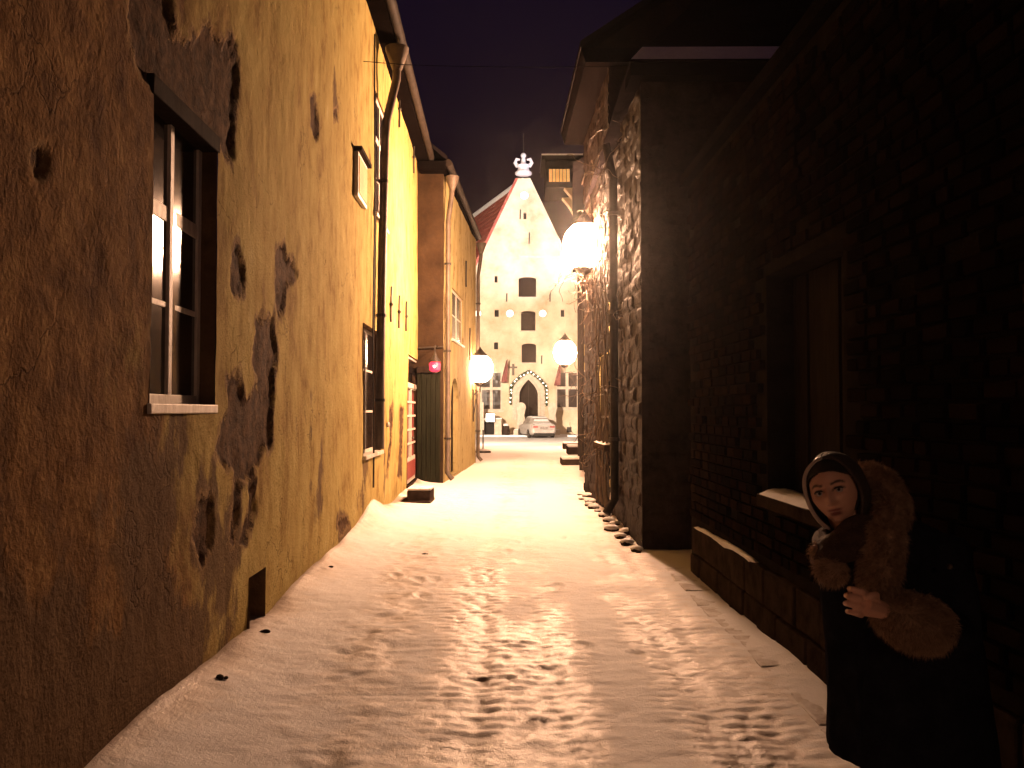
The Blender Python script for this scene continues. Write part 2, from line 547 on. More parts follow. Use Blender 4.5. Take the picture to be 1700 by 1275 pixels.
streak = ramp(nt, noise(nt, vv, 2.0, 5.0, 0.7), [(0.34, (0.55, 0.44, 0.36)), (0.52, (1, 1, 1))])
base = mix(nt, 0.35, base, streak, 'MULTIPLY')
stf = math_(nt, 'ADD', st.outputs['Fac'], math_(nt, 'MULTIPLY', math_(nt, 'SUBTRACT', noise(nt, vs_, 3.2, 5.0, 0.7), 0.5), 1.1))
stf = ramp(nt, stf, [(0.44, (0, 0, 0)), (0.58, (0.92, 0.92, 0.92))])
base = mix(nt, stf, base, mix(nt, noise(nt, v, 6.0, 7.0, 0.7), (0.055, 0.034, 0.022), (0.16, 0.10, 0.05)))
under = ramp(nt, noise(nt, v, 11.0, 5.0, 0.7), [(0.35, (0.030, 0.017, 0.011)), (0.65, (0.11, 0.062, 0.034))])
spots = ramp(nt, noise(nt, v, 26.0, 4.0, 0.6), [(0.66, (1, 1, 1)), (0.74, (0.5, 0.42, 0.36))])
base = mix(nt, 1.0, base, spots, 'MULTIPLY')
vo = N(nt, 'ShaderNodeTexVoronoi', _feature='DISTANCE_TO_EDGE', Scale=1.15)
dist = N(nt, 'ShaderNodeMapping'); wob = N(nt, 'ShaderNodeTexNoise', Scale=3.5, Detail=6.0)
nt.links.new(v, wob.inputs['Vector'])
vadd = N(nt, 'ShaderNodeVectorMath', _operation='MULTIPLY_ADD'); vadd.inputs[1].default_value = (0.9, 0.9, 0.9)
nt.links.new(wob.outputs['Color'], vadd.inputs[0]); nt.links.new(v, vadd.inputs[2]); nt.links.new(vadd.outputs[0], vo.inputs['Vector'])
crk = ramp(nt, vo.outputs['Distance'], [(0.004, (1, 1, 1)), (0.016, (0, 0, 0))])
crk = mix(nt, 1.0, crk, ramp(nt, noise(nt, v, 1.1, 3.0, 0.5), [(0.50, (0, 0, 0)), (0.60, (1, 1, 1))]), 'MULTIPLY')
base = mix(nt, mix(nt, 1.0, crk, (0.42, 0.42, 0.42), 'MULTIPLY'), base, (0.06, 0.035, 0.02))
coat_ = ramp(nt, math_(nt, 'ADD', math_(nt, 'MULTIPLY', math_(nt, 'ADD', pe_n, 0.035), 8.0), 0.5), [(0.30, (0, 0, 0)), (0.55, (0.85, 0.85, 0.85))])
base = mix(nt, coat_, base, ramp(nt, noise(nt, v, 16.0, 5.0, 0.7), [(0.35, (0.14, 0.085, 0.04)), (0.65, (0.26, 0.175, 0.085))]))
colr = mix(nt, fac, base, under)
nt.links.new(colr, bs.inputs['Base Color'])
bs.inputs['Roughness'].default_value = 0.92
bs.inputs['Specular IOR Level'].default_value = 0.04
hh = math_(nt, 'ADD', math_(nt, 'ADD', noise(nt, v, 5.5, 5.0, 0.72), math_(nt, 'MULTIPLY', fac, -0.55)), math_(nt, 'ADD', math_(nt, 'MULTIPLY', crk, -0.22), math_(nt, 'MULTIPLY', noise(nt, v, 45.0, 4.0, 0.6), 0.35)))
bump(nt, bs, hh, 0.75, 0.03)
OCHRE = m

m, nt, bs = new_mat('pale_ochre_plaster')
v = mapped(nt); vv = mapped(nt, (1.5, 1.5, 0.35))
base = ramp(nt, noise(nt, vv, 2.0, 5.0, 0.68), [(0.30, (0.24, 0.18, 0.075)), (0.5, (0.38, 0.31, 0.14)), (0.72, (0.46, 0.39, 0.20))])
blot = ramp(nt, noise(nt, v, 2.8, 5.0, 0.7), [(0.56, (1, 1, 1)), (0.66, (0.42, 0.34, 0.28))])
nt.links.new(mix(nt, 0.8, base, blot, 'MULTIPLY'), bs.inputs['Base Color'])
bs.inputs['Roughness'].default_value = 0.92
bump(nt, bs, noise(nt, v, 6.0, 5.0, 0.7), 0.6, 0.03)
bs.inputs['Specular IOR Level'].default_value = 0.05
PALEOCHRE = m

BROWNPLASTER = pmat('brown_plaster', (0.018, 0.011, 0.007), (0.048, 0.03, 0.017), 0.95, 1.6, 9.0, 0.6, spec=0.0)
PEEL_PX = [
    [(215, -30), (278, -30), (290, 66), (300, 78), (322, 62), (345, 35), (358, 66), (372, 74), (378, 58), (391, 72), (391, 160), (381, 262), (370, 262), (362, 235), (300, 175), (255, 140), (228, 112), (218, 60)],
    [(386, 407), (397, 424), (405, 462), (403, 485), (386, 483), (382, 462)],
    [(460, 419), (475, 404), (477, 432), (488, 434), (496, 457), (477, 479), (473, 517), (464, 527), (461, 500), (458, 453)],
    [(424, 525), (437, 532), (454, 530), (459, 580), (454, 631), (450, 741), (437, 741), (435, 657), (416, 597), (422, 551)],
    [(375, 631), (392, 623), (405, 665), (426, 640), (439, 657), (441, 741), (422, 780), (420, 796), (390, 796), (388, 775), (354, 754), (369, 707), (378, 682)],
    [(517, 158), (526, 165), (531, 200), (528, 234), (519, 205)],
    [(388, 797), (398, 797), (395, 850), (386, 900), (380, 900), (386, 850)],
    [(415, 800), (424, 796), (424, 850), (405, 905), (398, 905), (412, 850)],
    [(56, 258), (68, 250), (72, 275), (62, 284)],
    [(330, 830), (352, 825), (350, 890), (335, 940), (322, 900)],
    [(560, 868), (575, 858), (582, 872), (566, 885)],
    [(556, 182), (562, 182), (562, 196), (556, 196)],
    [(646, 680), (652, 676), (650, 730), (645, 790), (642, 790), (647, 730)],
    [(664, 676), (671, 680), (668, 735), (668, 790), (661, 790), (664, 735)],
]
PEEL = [[PL.hit(*p) for p in q] for q in PEEL_PX]
def sdf(poly, Y, Z):
    d2 = np.full(Y.shape, 1e9); inside = np.zeros(Y.shape, bool)
    n = len(poly)
    for i in range(n):
        ax, ay = poly[i]; bx, by = poly[(i + 1) % n]
        ex, ey = bx - ax, by - ay
        t = np.clip(((Y - ax) * ex + (Z - ay) * ey) / (ex * ex + ey * ey + 1e-12), 0, 1)
        d2 = np.minimum(d2, (Y - ax - t * ex) ** 2 + (Z - ay - t * ey) ** 2)
        cnd = ((ay > Z) != (by > Z)) & (Y < ex * (Z - ay) / (ey + 1e-12) + ax)
        inside ^= cnd
    d = np.sqrt(d2)
    return np.where(inside, d, -d)

_pc = {}
def peel_f(Y, Z):
    key = Y.shape
    if key in _pc: return _pc[key]
    s = np.full(Y.shape, -0.5)
    for q in PEEL:
        q = np.array(q)
        lo = q.min(0) - 0.5; hi = q.max(0) + 0.5
        m_ = (Y > lo[0]) & (Y < hi[0]) & (Z > lo[1]) & (Z < hi[1])
        if m_.any():
            s[m_] = np.maximum(s[m_], sdf([tuple(p) for p in q], Y[m_], Z[m_]))
    _pc[key] = np.clip(s, -0.5, 0.1)
    return _pc[key]

def stain_falloff_f(Y, Z):  # mottled stains and peel halos, plus lamp falloff painted in towards the near end
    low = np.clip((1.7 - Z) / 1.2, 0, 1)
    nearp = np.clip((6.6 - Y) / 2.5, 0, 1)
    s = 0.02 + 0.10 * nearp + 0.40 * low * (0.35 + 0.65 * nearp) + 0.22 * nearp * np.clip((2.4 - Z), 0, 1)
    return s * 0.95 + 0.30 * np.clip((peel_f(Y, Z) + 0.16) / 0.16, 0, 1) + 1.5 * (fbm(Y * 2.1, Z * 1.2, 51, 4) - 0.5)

def near_falloff_f(Y, Z):  # lamp falloff and its redder tone put into the near wall's colour
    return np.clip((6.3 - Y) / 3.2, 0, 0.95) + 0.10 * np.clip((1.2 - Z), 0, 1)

def plaster_depth(Y, Z):
    p = peel_f(Y, Z) + 0.16 * (fbm(Y * 9, Z * 9, 61, 4) - 0.5)
    d = 0.05 * (fbm(Y * 0.35, Z * 0.35, 5, 3) - 0.5) + 0.022 * (fbm(Y * 1.7, Z * 1.7, 6, 4) - 0.5)
    k = np.clip(p * 25 + 0.5, 0, 1)
    rough = 0.026 * (fbm(Y * 6, Z * 9, 66, 4) - 0.5)
    d = d + k * (-0.024 + rough) + 0.007 * (fbm(Y * 11, Z * 7, 67, 4) - 0.5)
    return d - 0.04 * np.exp(-np.clip(Z, 0, 9) / 0.18) * vn(Y * 2.3, Z * 2, 13)

wy0, _ = PL.hit(250, 420); wy1, _ = PL.hit(357, 430)
_, wz1 = PL.hit(360, 235); _, wz0 = PL.hit(330, 672)
b0, _ = PL.hit(603, 650); b1, _ = PL.hit(632, 650); _, bz0 = PL.hit(618, 752); _, bz1 = PL.hit(628, 552)
u0, _ = PL.hit(621, 300); u1, _ = PL.hit(641, 300); _, uz0 = PL.hit(632, 370); _, uz1 = PL.hit(640, 195)
d0, _ = PL.hit(676, 700); d1, _ = PL.hit(694, 700); _, dz1 = PL.hit(686, 594); dz0 = 0.16
s0, _ = PL.hit(414, 970); s1, _ = PL.hit(440, 970)
HOLES = [(wy0, wy1, wz0, wz1), (b0, b1, bz0, bz1), (u0, u1, uz0, uz1), (d0, d1, dz0, dz1), (s0, s1, -0.05, 0.44)]
EAVE1 = 7.0
house = thing('plastered_house', 'long yellow house with peeling ochre plaster along the left of the lane', 'house', (-2.0, 10.0, 0.0))
cy = [x for hh_ in HOLES for x in hh_[:2]]; cz = [x for hh_ in HOLES for x in hh_[2:]]
ysw = np.concatenate([axis_pts(-2.0, 2.0, 0.2), axis_pts(2.025, 8.0, 0.025, cy), axis_pts(8.04, 18.72, 0.045, cy)])
zsw = np.concatenate([axis_pts(-0.2, 4.5, 0.026, cz), axis_pts(4.54, EAVE1, 0.05, cz)])
hf_wall('wall', PL, 1, ysw, zsw, HOLES, plaster_depth, OCHRE, house, {'peel': peel_f, 'stain': stain_falloff_f, 'near_falloff': near_falloff_f}, reveal=0.30, reveal_mat=pmat('reveal_plaster', (0.07, 0.042, 0.022), (0.17, 0.10, 0.05), 0.92, 5.0, 20.0, 0.5, spec=0.05))

def lx(y, k=0.0): return PL.x(y) + k

def casement(parent, pln, out, y0, y1, z0, z1, inset, bars, cols, rows_z, mat, glass, fw=0.055, tilt=0.0, name='window', sill=0.05, transom=None):
    """window with frame, mullions, glazing bars and single panes, set back in the wall"""
    def X(y, k): return pln.x(y) + out * k
    def bar(m_, ya, yb, za, zb, k0, k1):
        m_.hexa([(X(ya, k0), ya, za), (X(ya, k1), ya, za), (X(yb, k1), yb, za), (X(yb, k0), yb, za),
                 (X(ya, k0), ya, zb), (X(ya, k1), ya, zb), (X(yb, k1), yb, zb), (X(yb, k0), yb, zb)])
    k0, k1 = -inset - 0.05, -inset
    fr = MB()
    bar(fr, y0, y0 + fw, z0, z1, k0, k1); bar(fr, y1 - fw, y1, z0, z1, k0, k1)
    bar(fr, y0 + fw, y1 - fw, z0, z0 + fw, k0, k1 - 0.002); bar(fr, y0 + fw, y1 - fw, z1 - fw, z1, k0, k1 - 0.002)
    w_ = fr.build(name, mat, parent, bevel=0.004)
    ye = [y0 + fw] + [y0 + fw + (y1 - y0 - 2 * fw) * k / cols for k in range(1, cols)] + [y1 - fw]
    zz = [z0 + fw] + list(rows_z) + [z1 - fw]
    for y in ye[1:-1]:
        mm = MB(); bar(mm, y - fw * 0.5, y + fw * 0.5, z0 + fw, z1 - fw, k0 + 0.004, k1 + 0.004)
        mm.build('mullion', mat, w_, bevel=0.004)
    for z in rows_z:
        t = 0.042 if (transom is not None and abs(z - transom) < 1e-6) else 0.016
        kk = 0.03 if t > 0.05 else -0.006
        mm = MB(); bar(mm, y0 + fw, y1 - fw, z - t, z + t, k0 + 0.008, k1 + kk)
        mm.build('transom' if t > 0.05 else 'glazing_bar', mat, w_, bevel=0.003)
    for a_ in range(len(ye) - 1):
        for b_ in range(len(zz) - 1):
            mm = MB(); ya, yb = ye[a_], ye[a_ + 1]; tl = tilt * (yb - ya) / 2
            kc = k1 - 0.010
            mm.quad((X(ya, kc - tl), ya, zz[b_]), (X(yb, kc + tl), yb, zz[b_]), (X(yb, kc + tl), yb, zz[b_ + 1]), (X(ya, kc - tl), ya, zz[b_ + 1]))
            mm.build('pane', glass, w_, fix=False)
    if sill:
        mm = MB(); bar(mm, y0 - 0.02, y1 + 0.03, z0 - 0.05, z0 + 0.002, -inset - 0.01, sill)
        mm.build('sill', mat, w_, bevel=0.006)
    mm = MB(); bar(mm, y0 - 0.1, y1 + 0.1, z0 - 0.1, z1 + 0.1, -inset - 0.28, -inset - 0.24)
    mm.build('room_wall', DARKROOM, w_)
    return w_

casement(house, PL, 1, wy0, wy1, wz0, wz1, 0.085, 2, 2, [2.18, 2.68], WHITEWOOD, GLASS, 0.055, tilt=-0.031, transom=2.68, sill=0.02)
# dark timber lintel over the near window
MB().hexa([(lx(wy0, -0.20), wy0 - 0.02, wz1 - 0.07), (lx(wy0, 0.015), wy0 - 0.02, wz1 - 0.07), (lx(wy1, 0.015), wy1 + 0.03, wz1 - 0.07), (lx(wy1, -0.20), wy1 + 0.03, wz1 - 0.07),
           (lx(wy0, -0.20), wy0 - 0.02, wz1 + 0.03), (lx(wy0, 0.015), wy0 - 0.02, wz1 + 0.03), (lx(wy1, 0.015), wy1 + 0.03, wz1 + 0.03), (lx(wy1, -0.20), wy1 + 0.03, wz1 + 0.03)]).build('lintel', DARKWOOD, house, bevel=0.006)
casement(house, PL, 1, b0, b1, bz0, bz1, 0.10, 2, 2, [bz0 + (bz1 - bz0) * k / 3 for k in (1, 2)], WHITEWOOD, GLASS, 0.05)
casement(house, PL, 1, u0, u1, uz0, uz1, 0.02, 2, 2, [uz0 + (uz1 - uz0) * 0.33, uz0 + (uz1 - uz0) * 0.66], WHITEWOOD, GLASS, 0.06, transom=uz0 + (uz1 - uz0) * 0.66)

# glazed double door with fanlight
dm = MB()
zt = dz0 + (dz1 - dz0) * 0.77
def lbar(m_, ya, yb, za, zb, k0, k1, pln=PL, out=1):
    X = lambda y, k=0.0: pln.x(y) + out * k
    m_.hexa([(X(ya, k0), ya, za), (X(ya, k1), ya, za), (X(yb, k1), yb, za), (X(yb, k0), yb, za),
             (X(ya, k0), ya, zb), (X(ya, k1), ya, zb), (X(yb, k1), yb, zb), (X(yb, k0), yb, zb)])
    return m_
ym = (d0 + d1) / 2
lbar(dm, d0, d0 + 0.06, dz0, dz1, -0.10, -0.02); lbar(dm, d1 - 0.06, d1, dz0, dz1, -0.10, -0.02)
lbar(dm, d0 + 0.06, d1 - 0.06, zt - 0.05, zt + 0.05, -0.10, -0.015); lbar(dm, d0 + 0.06, d1 - 0.06, dz1 - 0.05, dz1, -0.10, -0.022)
lbar(dm, d0 + 0.06, d1 - 0.06, dz0, dz0 + 0.5, -0.09, -0.04); lbar(dm, ym - 0.045, ym + 0.045, dz0 + 0.5, zt - 0.05, -0.09, -0.03)
door = dm.build('door', WHITEWOOD, house, bevel=0.004)
for (ya, yb) in ((d0 + 0.06, ym - 0.045), (ym + 0.045, d1 - 0.06)):
    for k in range(5):
        za = dz0 + 0.5 + (zt - 0.05 - dz0 - 0.5) * k / 5; zb = dz0 + 0.5 + (zt - 0.05 - dz0 - 0.5) * (k + 1) / 5
        lbar(MB(), ya, yb, za + 0.02, zb - 0.02, -0.085, -0.075).build('pane', GLASS, door)
        lbar(MB(), ya, yb, zb - 0.02, zb + 0.02, -0.09, -0.035).build('glazing_bar', WHITEWOOD, door)
    lbar(MB(), (ya + yb) / 2 - 0.02, (ya + yb) / 2 + 0.02, dz0 + 0.5, zt - 0.05, -0.092, -0.045).build('glazing_bar', REDWOOD, door)
lbar(MB(), d0 + 0.06, d1 - 0.06, zt + 0.05, dz1 - 0.05, -0.085, -0.075).build('pane', GLASS, door)
lbar(MB(), d0 + 0.14, d1 - 0.14, dz0 + 0.08, dz0 + 0.42, -0.05, -0.034).build('door_panel', REDWOOD, door)
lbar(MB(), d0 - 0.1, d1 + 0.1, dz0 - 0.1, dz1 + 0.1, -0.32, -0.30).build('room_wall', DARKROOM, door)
MB().ball((lx(ym, -0.0), ym - 0.03, 1.05), 0.028, 8, 6).build('door_handle', ZINC, door, smooth=True)
lbar(MB(), d0 - 0.02, d1 + 0.02, dz0 - 0.3, dz0, -0.3, 0.02).build('threshold', STONE, house)

# dark hollow at the foot of the wall
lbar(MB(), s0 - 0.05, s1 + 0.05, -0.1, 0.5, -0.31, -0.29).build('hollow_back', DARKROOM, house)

# small wall hatch, iron wall anchors, bell push
hy0, hz1 = PL.hit(588, 250); hy1, hz0 = PL.hit(603, 348)
hb = MB(); lbar(hb, hy0, hy1, hz0, hz1, 0.0, 0.05)
hatch = hb.build('hatch', WHITEWOOD, house, bevel=0.006)
lbar(MB(), hy0 + 0.05, hy1 - 0.05, hz0 + 0.05, hz1 - 0.05, 0.04, 0.058).build('hatch_panel', pmat('ochre_board', (0.36, 0.25, 0.09), (0.5, 0.36, 0.14), 0.8), hatch)
lbar(MB(), hy0 - 0.03, hy1 + 0.05, hz1, hz1 + 0.05, 0.0, 0.10).build('drip_board', DARKWOOD, hatch)
for (pxx, pa, pb) in [(646, 475, 535), (659.5, 490, 545), (671.5, 500, 550), (660, 148, 212), (684.5, 233, 288), (695, 305, 345)]:
    y, za = PL.hit(pxx, pb); _, zb = PL.hit(pxx, pa)
    am = MB()
    am.tube([(lx(y, 0.035), y - 0.03, za), (lx(y, 0.03), y, (za + zb) / 2), (lx(y, 0.035), y + 0.02, zb)], 0.018, 6)
    am.ball((lx(y, 0.035), y, (za + zb) / 2), 0.035, 8, 6)
    am.build('iron_anchor', IRON, house, smooth=True)
y, z = PL.hit(642, 705)
MB().ball((lx(y, 0.02), y, z), (0.03, 0.045, 0.045), 10, 6).build('bell_push', WHITEWOOD, house, smooth=True)

# rainwater pipe with hopper, its straps and the cable beside it
py_, _ = PL.hit(627, 500)
ptop = EAVE1 - 0.35
hx_ = lx(py_, 0.26)
pp = [(lx(py_, 0.26), py_ + 0.05, ptop), (lx(py_, 0.25), py_ + 0.05, ptop - 0.22), (lx(py_, 0.115), py_, ptop - 0.85), (lx(py_, 0.10), py_ - 0.02, ptop - 1.1), (lx(py_, 0.09), py_ - 0.15, 4.0), (lx(py_, 0.09), py_ - 0.30, 2.0), (lx(py_, 0.10), py_ - 0.36, bz0 + 0.05)]
pipe = MB().tube(pp, 0.062, 12).build('downpipe', ZINC, house, smooth=True)
MB().lathe([(0.07, -0.16), (0.12, -0.02), (0.17, 0.12), (0.175, 0.17)], (hx_, py_ + 0.05, ptop + 0.08), 12).build('hopper', ZINC, pipe, smooth=True)
for z in (4.9, 2.95, 1.75):
    MB().lathe([(0.07, -0.02), (0.075, -0.02), (0.075, 0.02), (0.07, 0.02)], (lx(py_, 0.09), py_ - 0.15 - (4.0 - z) * 0.075, z), 12).tube([(lx(py_, -0.02), py_ - 0.36, z), (lx(py_, 0.03), py_ + 0.06, z)], 0.012, 6).build('pipe_strap', IRON, pipe)
cb = [(lx(py_ - 0.6, 0.03), py_ - 0.60 + 0.05 * math.sin(z * 1.7), z) for z in np.linspace(0.55, 6.8, 24)]
MB().tube(cb, 0.013, 5).build('cable', IRON, house, smooth=True)

# eaves, gutter and roof
ef = MB()
Y0, Y1 = -2.0, 18.55
ef.hexa([(lx(Y0, -0.3), Y0, EAVE1 - 0.02), (lx(Y0, 0.24), Y0, EAVE1 - 0.02), (lx(Y1, 0.24), Y1, EAVE1 - 0.02), (lx(Y1, -0.3), Y1, EAVE1 - 0.02),
         (lx(Y0, -0.3), Y0, EAVE1 + 0.16), (lx(Y0, 0.24), Y0, EAVE1 + 0.16), (lx(Y1, 0.24), Y1, EAVE1 + 0.16), (lx(Y1, -0.3), Y1, EAVE1 + 0.16)])
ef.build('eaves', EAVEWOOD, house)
MB().tube([(lx(Y0, 0.30), Y0, EAVE1 + 0.1), (lx(Y1, 0.30), Y1, EAVE1 + 0.05)], 0.075, 10).build('gutter', DARKZINC, house, smooth=True)
rf = MB()
rf.hexa([(lx(Y0, 0.28), Y0, EAVE1 + 0.165), (lx(Y1, 0.28), Y1, EAVE1 + 0.165), (lx(Y1) - 5.0, Y1, EAVE1 + 5.2), (lx(Y0) - 5.0, Y0, EAVE1 + 5.2),
         (lx(Y0, 0.28), Y0, EAVE1 + 0.28), (lx(Y1, 0.28), Y1, EAVE1 + 0.28), (lx(Y1) - 5.0, Y1, EAVE1 + 5.35), (lx(Y0) - 5.0, Y0, EAVE1 + 5.35)])
rf.build('roof', DARKROOF, house)

# stone doorstep with snow
sx, sz = at(695, 836, 0), 0
sy = 14.9
sp = at(697, 830, sy)
cx_ = sp.x
stp = thing('doorstep', 'low stone doorstep capped with snow below the glazed door', 'step', (cx_, sy, 0))
z_ = snow1(cx_, sy) - 0.05
MB().box((cx_, sy + 0.15, z_ + 0.13), (0.40, 0.62, 0.26)).build('stone_block', STONE, stp, bevel=0.02)
MB().box((cx_ - 0.05, sy + 0.12, z_ + 0.04), (0.52, 0.75, 0.10)).build('lower_block', STONE, stp, bevel=0.02)
MB().box((cx_, sy + 0.15, z_ + 0.278), (0.41, 0.63, 0.04)).build('snow_cap', SNOW, stp, bevel=0.018)

# ------------------------------------------------------------------ left corner house
h2_ = thing('corner_house', 'pale ochre house with downpipes at the left end of the lane', 'house', (-1.8, 22.0, 0.0))
Y0, Y1, EAVE2 = 18.7, 26.0, 6.75
ay0, az1 = P2.hit(748, 626); ay1, az0 = P2.hit(760, 770)
az0 = 0.1
vy0, vz0 = P2.hit(750, 562); vy1, vz1 = P2.hit(769, 498)
H2 = [(ay0, ay1, az0, az1), (vy0, vy1, vz0, vz1)]
def depth2(Y, Z):
    return 0.05 * (fbm(Y * 0.6, Z * 0.6, 71, 3) - 0.5) + 0.02 * (fbm(Y * 3, Z * 3, 72, 4) - 0.5)
hf_wall('wall', P2, 1, axis_pts(Y0, Y1, 0.07, [ay0, ay1, vy0, vy1]), axis_pts(-0.3, EAVE2, 0.07, [az0, az1, vz0, vz1]), H2, depth2, PALEOCHRE, h2_, reveal=0.25)
PE = Pln(-2.6, 0.0)
# gable end that faces the camera, and the end round the corner
xe0, xe1 = -3.6, P2.x(Y0) + 0.01
MB().add([(xe0, Y0, -0.3), (xe1, Y0, -0.3), (xe1, Y0, EAVE2), (xe0, Y0, EAVE2 + 1.7)], [(0, 1, 2, 3)]).build('end_wall', BROWNPLASTER, h2_, fix=False)
MB().quad((P2.x(Y1) + 0.01, Y1, -0.3), (-9.0, Y1 - 0.4, -0.3), (-9.0, Y1 - 0.4, EAVE2), (P2.x(Y1) + 0.01, Y1, EAVE2)).build('end_wall', PALEOCHRE, h2_, fix=False)
# boarded dark green gate in the end wall
gt = 2.42
xw = PL.x(Y0)
nb = 5
for k in range(nb):
    xa = xw + (xe1 - 0.06 - xw) * k / nb; xb = xw + (xe1 - 0.06 - xw) * (k + 1) / nb
    MB().bb(xa + 0.004, xb - 0.004, Y0 - 0.045 - 0.004 * (k % 2), Y0 - 0.002, 0.0, gt).build('gate_board', GREENWOOD, h2_, bevel=0.004)
MB().bb(xw, xe1 - 0.05, Y0 - 0.10, Y0 - 0.002, gt, gt + 0.14).build('gate_head', DARKWOOD, h2_, bevel=0.006)
MB().tube([(xw, Y0 - 0.05, 2.95), (xe1, Y0 - 0.05, 2.98)], 0.02, 6).build('tie_bar', IRON, h2_)
# arched plank door in the lane front
X2 = lambda y, k=0.0: P2.x(y) + k
dd = MB(); lbar(dd, ay0, ay1, az0, az1, -0.2, -0.14, P2); dr2 = dd.build('door', DARKWOOD, h2_)
for k in range(4):
    ya = ay0 + (ay1 - ay0) * k / 4; yb = ay0 + (ay1 - ay0) * (k + 1) / 4
    lbar(MB(), ya + 0.006, yb - 0.006, az0 + 0.02, az1 - 0.02, -0.14, -0.12, P2).build('door_board', DARKWOOD, dr2)
for s_ in (0, 1):
    ac = MB(); yy = [ay0, ay1][s_]; ymid = (ay0 + ay1) / 2
    pts = [(yy, az1)] + [(ymid + (yy - ymid) * math.cos(t), az1 - 0.55 + 0.55 * math.sin(t)) for t in np.linspace(0, math.pi / 2, 8)]
    ac.plate(pts, [], lambda u, v_: (X2(u, 0.012), u, v_), (-0.12, 0, 0))
    ac.build('arch_corner', PALEOCHRE, h2_)
casement(h2_, P2, 1, vy0, vy1, vz0, vz1, 0.04, 2, 2, [(vz0 + vz1) / 2], WHITEWOOD, GLASS, 0.06)
for (yy, zt_, nm) in ((Y0 + 0.10, EAVE2 - 0.25, 0), (Y1 - 0.15, EAVE2 - 0.35, 1)):
    pts = [(X2(yy, 0.18), yy, zt_), (X2(yy, 0.17), yy, zt_ - 0.2), (X2(yy, 0.09), yy, zt_ - 0.75), (X2(yy, 0.09), yy, 0.25), (X2(yy, 0.20), yy - 0.02, 0.12)]
    pp = MB().tube(pts, 0.055, 10).build('downpipe', ZINC, h2_, smooth=True)
    MB().lathe([(0.06, -0.15), (0.14, 0.06), (0.15, 0.14)], (X2(yy, 0.18), yy, zt_ + 0.08), 10).build('hopper', ZINC, pp, smooth=True)
    for z in (1.0, 2.9, 4.8):
        MB().lathe([(0.06, -0.02), (0.075, -0.02), (0.075, 0.02), (0.06, 0.02)], (X2(yy, 0.09), yy, z), 10).build('pipe_strap', IRON, pp)
for k, (yy, za, zb) in enumerate([(24.0, 3.0, 3.9), (23.0, 4.9, 5.6)]):
    MB().tube([(X2(yy, 0.035), yy, za), (X2(yy, 0.035), yy + 0.03, zb)], 0.02, 6).build('iron_anchor', IRON, h2_)
e2 = MB()
e2.hexa([(X2(Y0, -0.5), Y0 - 0.3, EAVE2), (X2(Y0, 0.08), Y0 - 0.3, EAVE2), (X2(Y1, 0.05), Y1 + 0.25, EAVE2), (X2(Y1, -0.5), Y1 + 0.25, EAVE2),
         (X2(Y0, -0.5), Y0 - 0.3, EAVE2 + 0.2), (X2(Y0, 0.08), Y0 - 0.3, EAVE2 + 0.2), (X2(Y1, 0.05), Y1 + 0.25, EAVE2 + 0.2), (X2(Y1, -0.5), Y1 + 0.25, EAVE2 + 0.2)])
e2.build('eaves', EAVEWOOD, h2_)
MB().tube([(X2(Y0, 0.13), Y0 - 0.3, EAVE2 + 0.16), (X2(Y1, 0.09), Y1 + 0.25, EAVE2 + 0.12)], 0.08, 10).build('gutter', DARKZINC, h2_, smooth=True)
r2 = MB()
r2.hexa([(X2(Y0, 0.11), Y0 - 0.32, EAVE2 + 0.205), (X2(Y1, 0.07), Y1 + 0.27, EAVE2 + 0.205), (X2(Y1) - 4.0, Y1 + 0.27, EAVE2 + 3.6), (X2(Y0) - 4.0, Y0 - 0.32, EAVE2 + 3.6),
         (X2(Y0, 0.11), Y0 - 0.32, EAVE2 + 0.3), (X2(Y1, 0.07), Y1 + 0.27, EAVE2 + 0.3), (X2(Y1) - 4.0, Y1 + 0.27, EAVE2 + 3.75), (X2(Y0) - 4.0, Y0 - 0.32, EAVE2 + 3.75)])
r2.build('roof', DARKROOF, h2_)
# ------------------------------------------------------------------ right brick house
bh = thing('brick_house', 'dark low brick house with a snowy sill along the right of the lane', 'house', (1.8, 5.0, 0.0))
EAVE3 = 3.85
RY0, RY1 = -7.0, 8.6
X1 = lambda y, k=0.0: P1.x(y) - k
def rbar(m_, ya, yb, za, zb, k0, k1, pln=P1):
    return lbar(m_, ya, yb, za, zb, k0, k1, pln, -1)
WIN = (4.75, 6.13, 1.02, 2.55)
# mortar core in four pieces round the blocked window
for (ya, yb, za, zb) in [(RY0, WIN[0], -0.2, EAVE3), (WIN[1], RY1, -0.2, EAVE3), (WIN[0], WIN[1], -0.2, WIN[2]), (WIN[0], WIN[1], WIN[3], EAVE3)]:
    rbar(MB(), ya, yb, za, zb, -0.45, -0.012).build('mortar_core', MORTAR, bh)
wn = rbar(MB(), WIN[0], WIN[1], WIN[2], WIN[3], -0.30, -0.24).build('window', DARKWOOD, bh)
for k in range(5):
    ya = WIN[0] + (WIN[1] - WIN[0]) * k / 5; yb = WIN[0] + (WIN[1] - WIN[0]) * (k + 1) / 5
    rbar(MB(), ya + 0.008, yb - 0.008, WIN[2] + 0.02, WIN[3] - 0.02, -0.24, -0.20 - 0.012 * (k % 2)).build('shutter_board', DARKWOOD, wn, bevel=0.004)
sl = rbar(MB(), WIN[0] - 0.05, WIN[1] + 0.04, WIN[2] - 0.09, WIN[2], -0.24, 0.06).build('sill', STONE, wn, bevel=0.01)
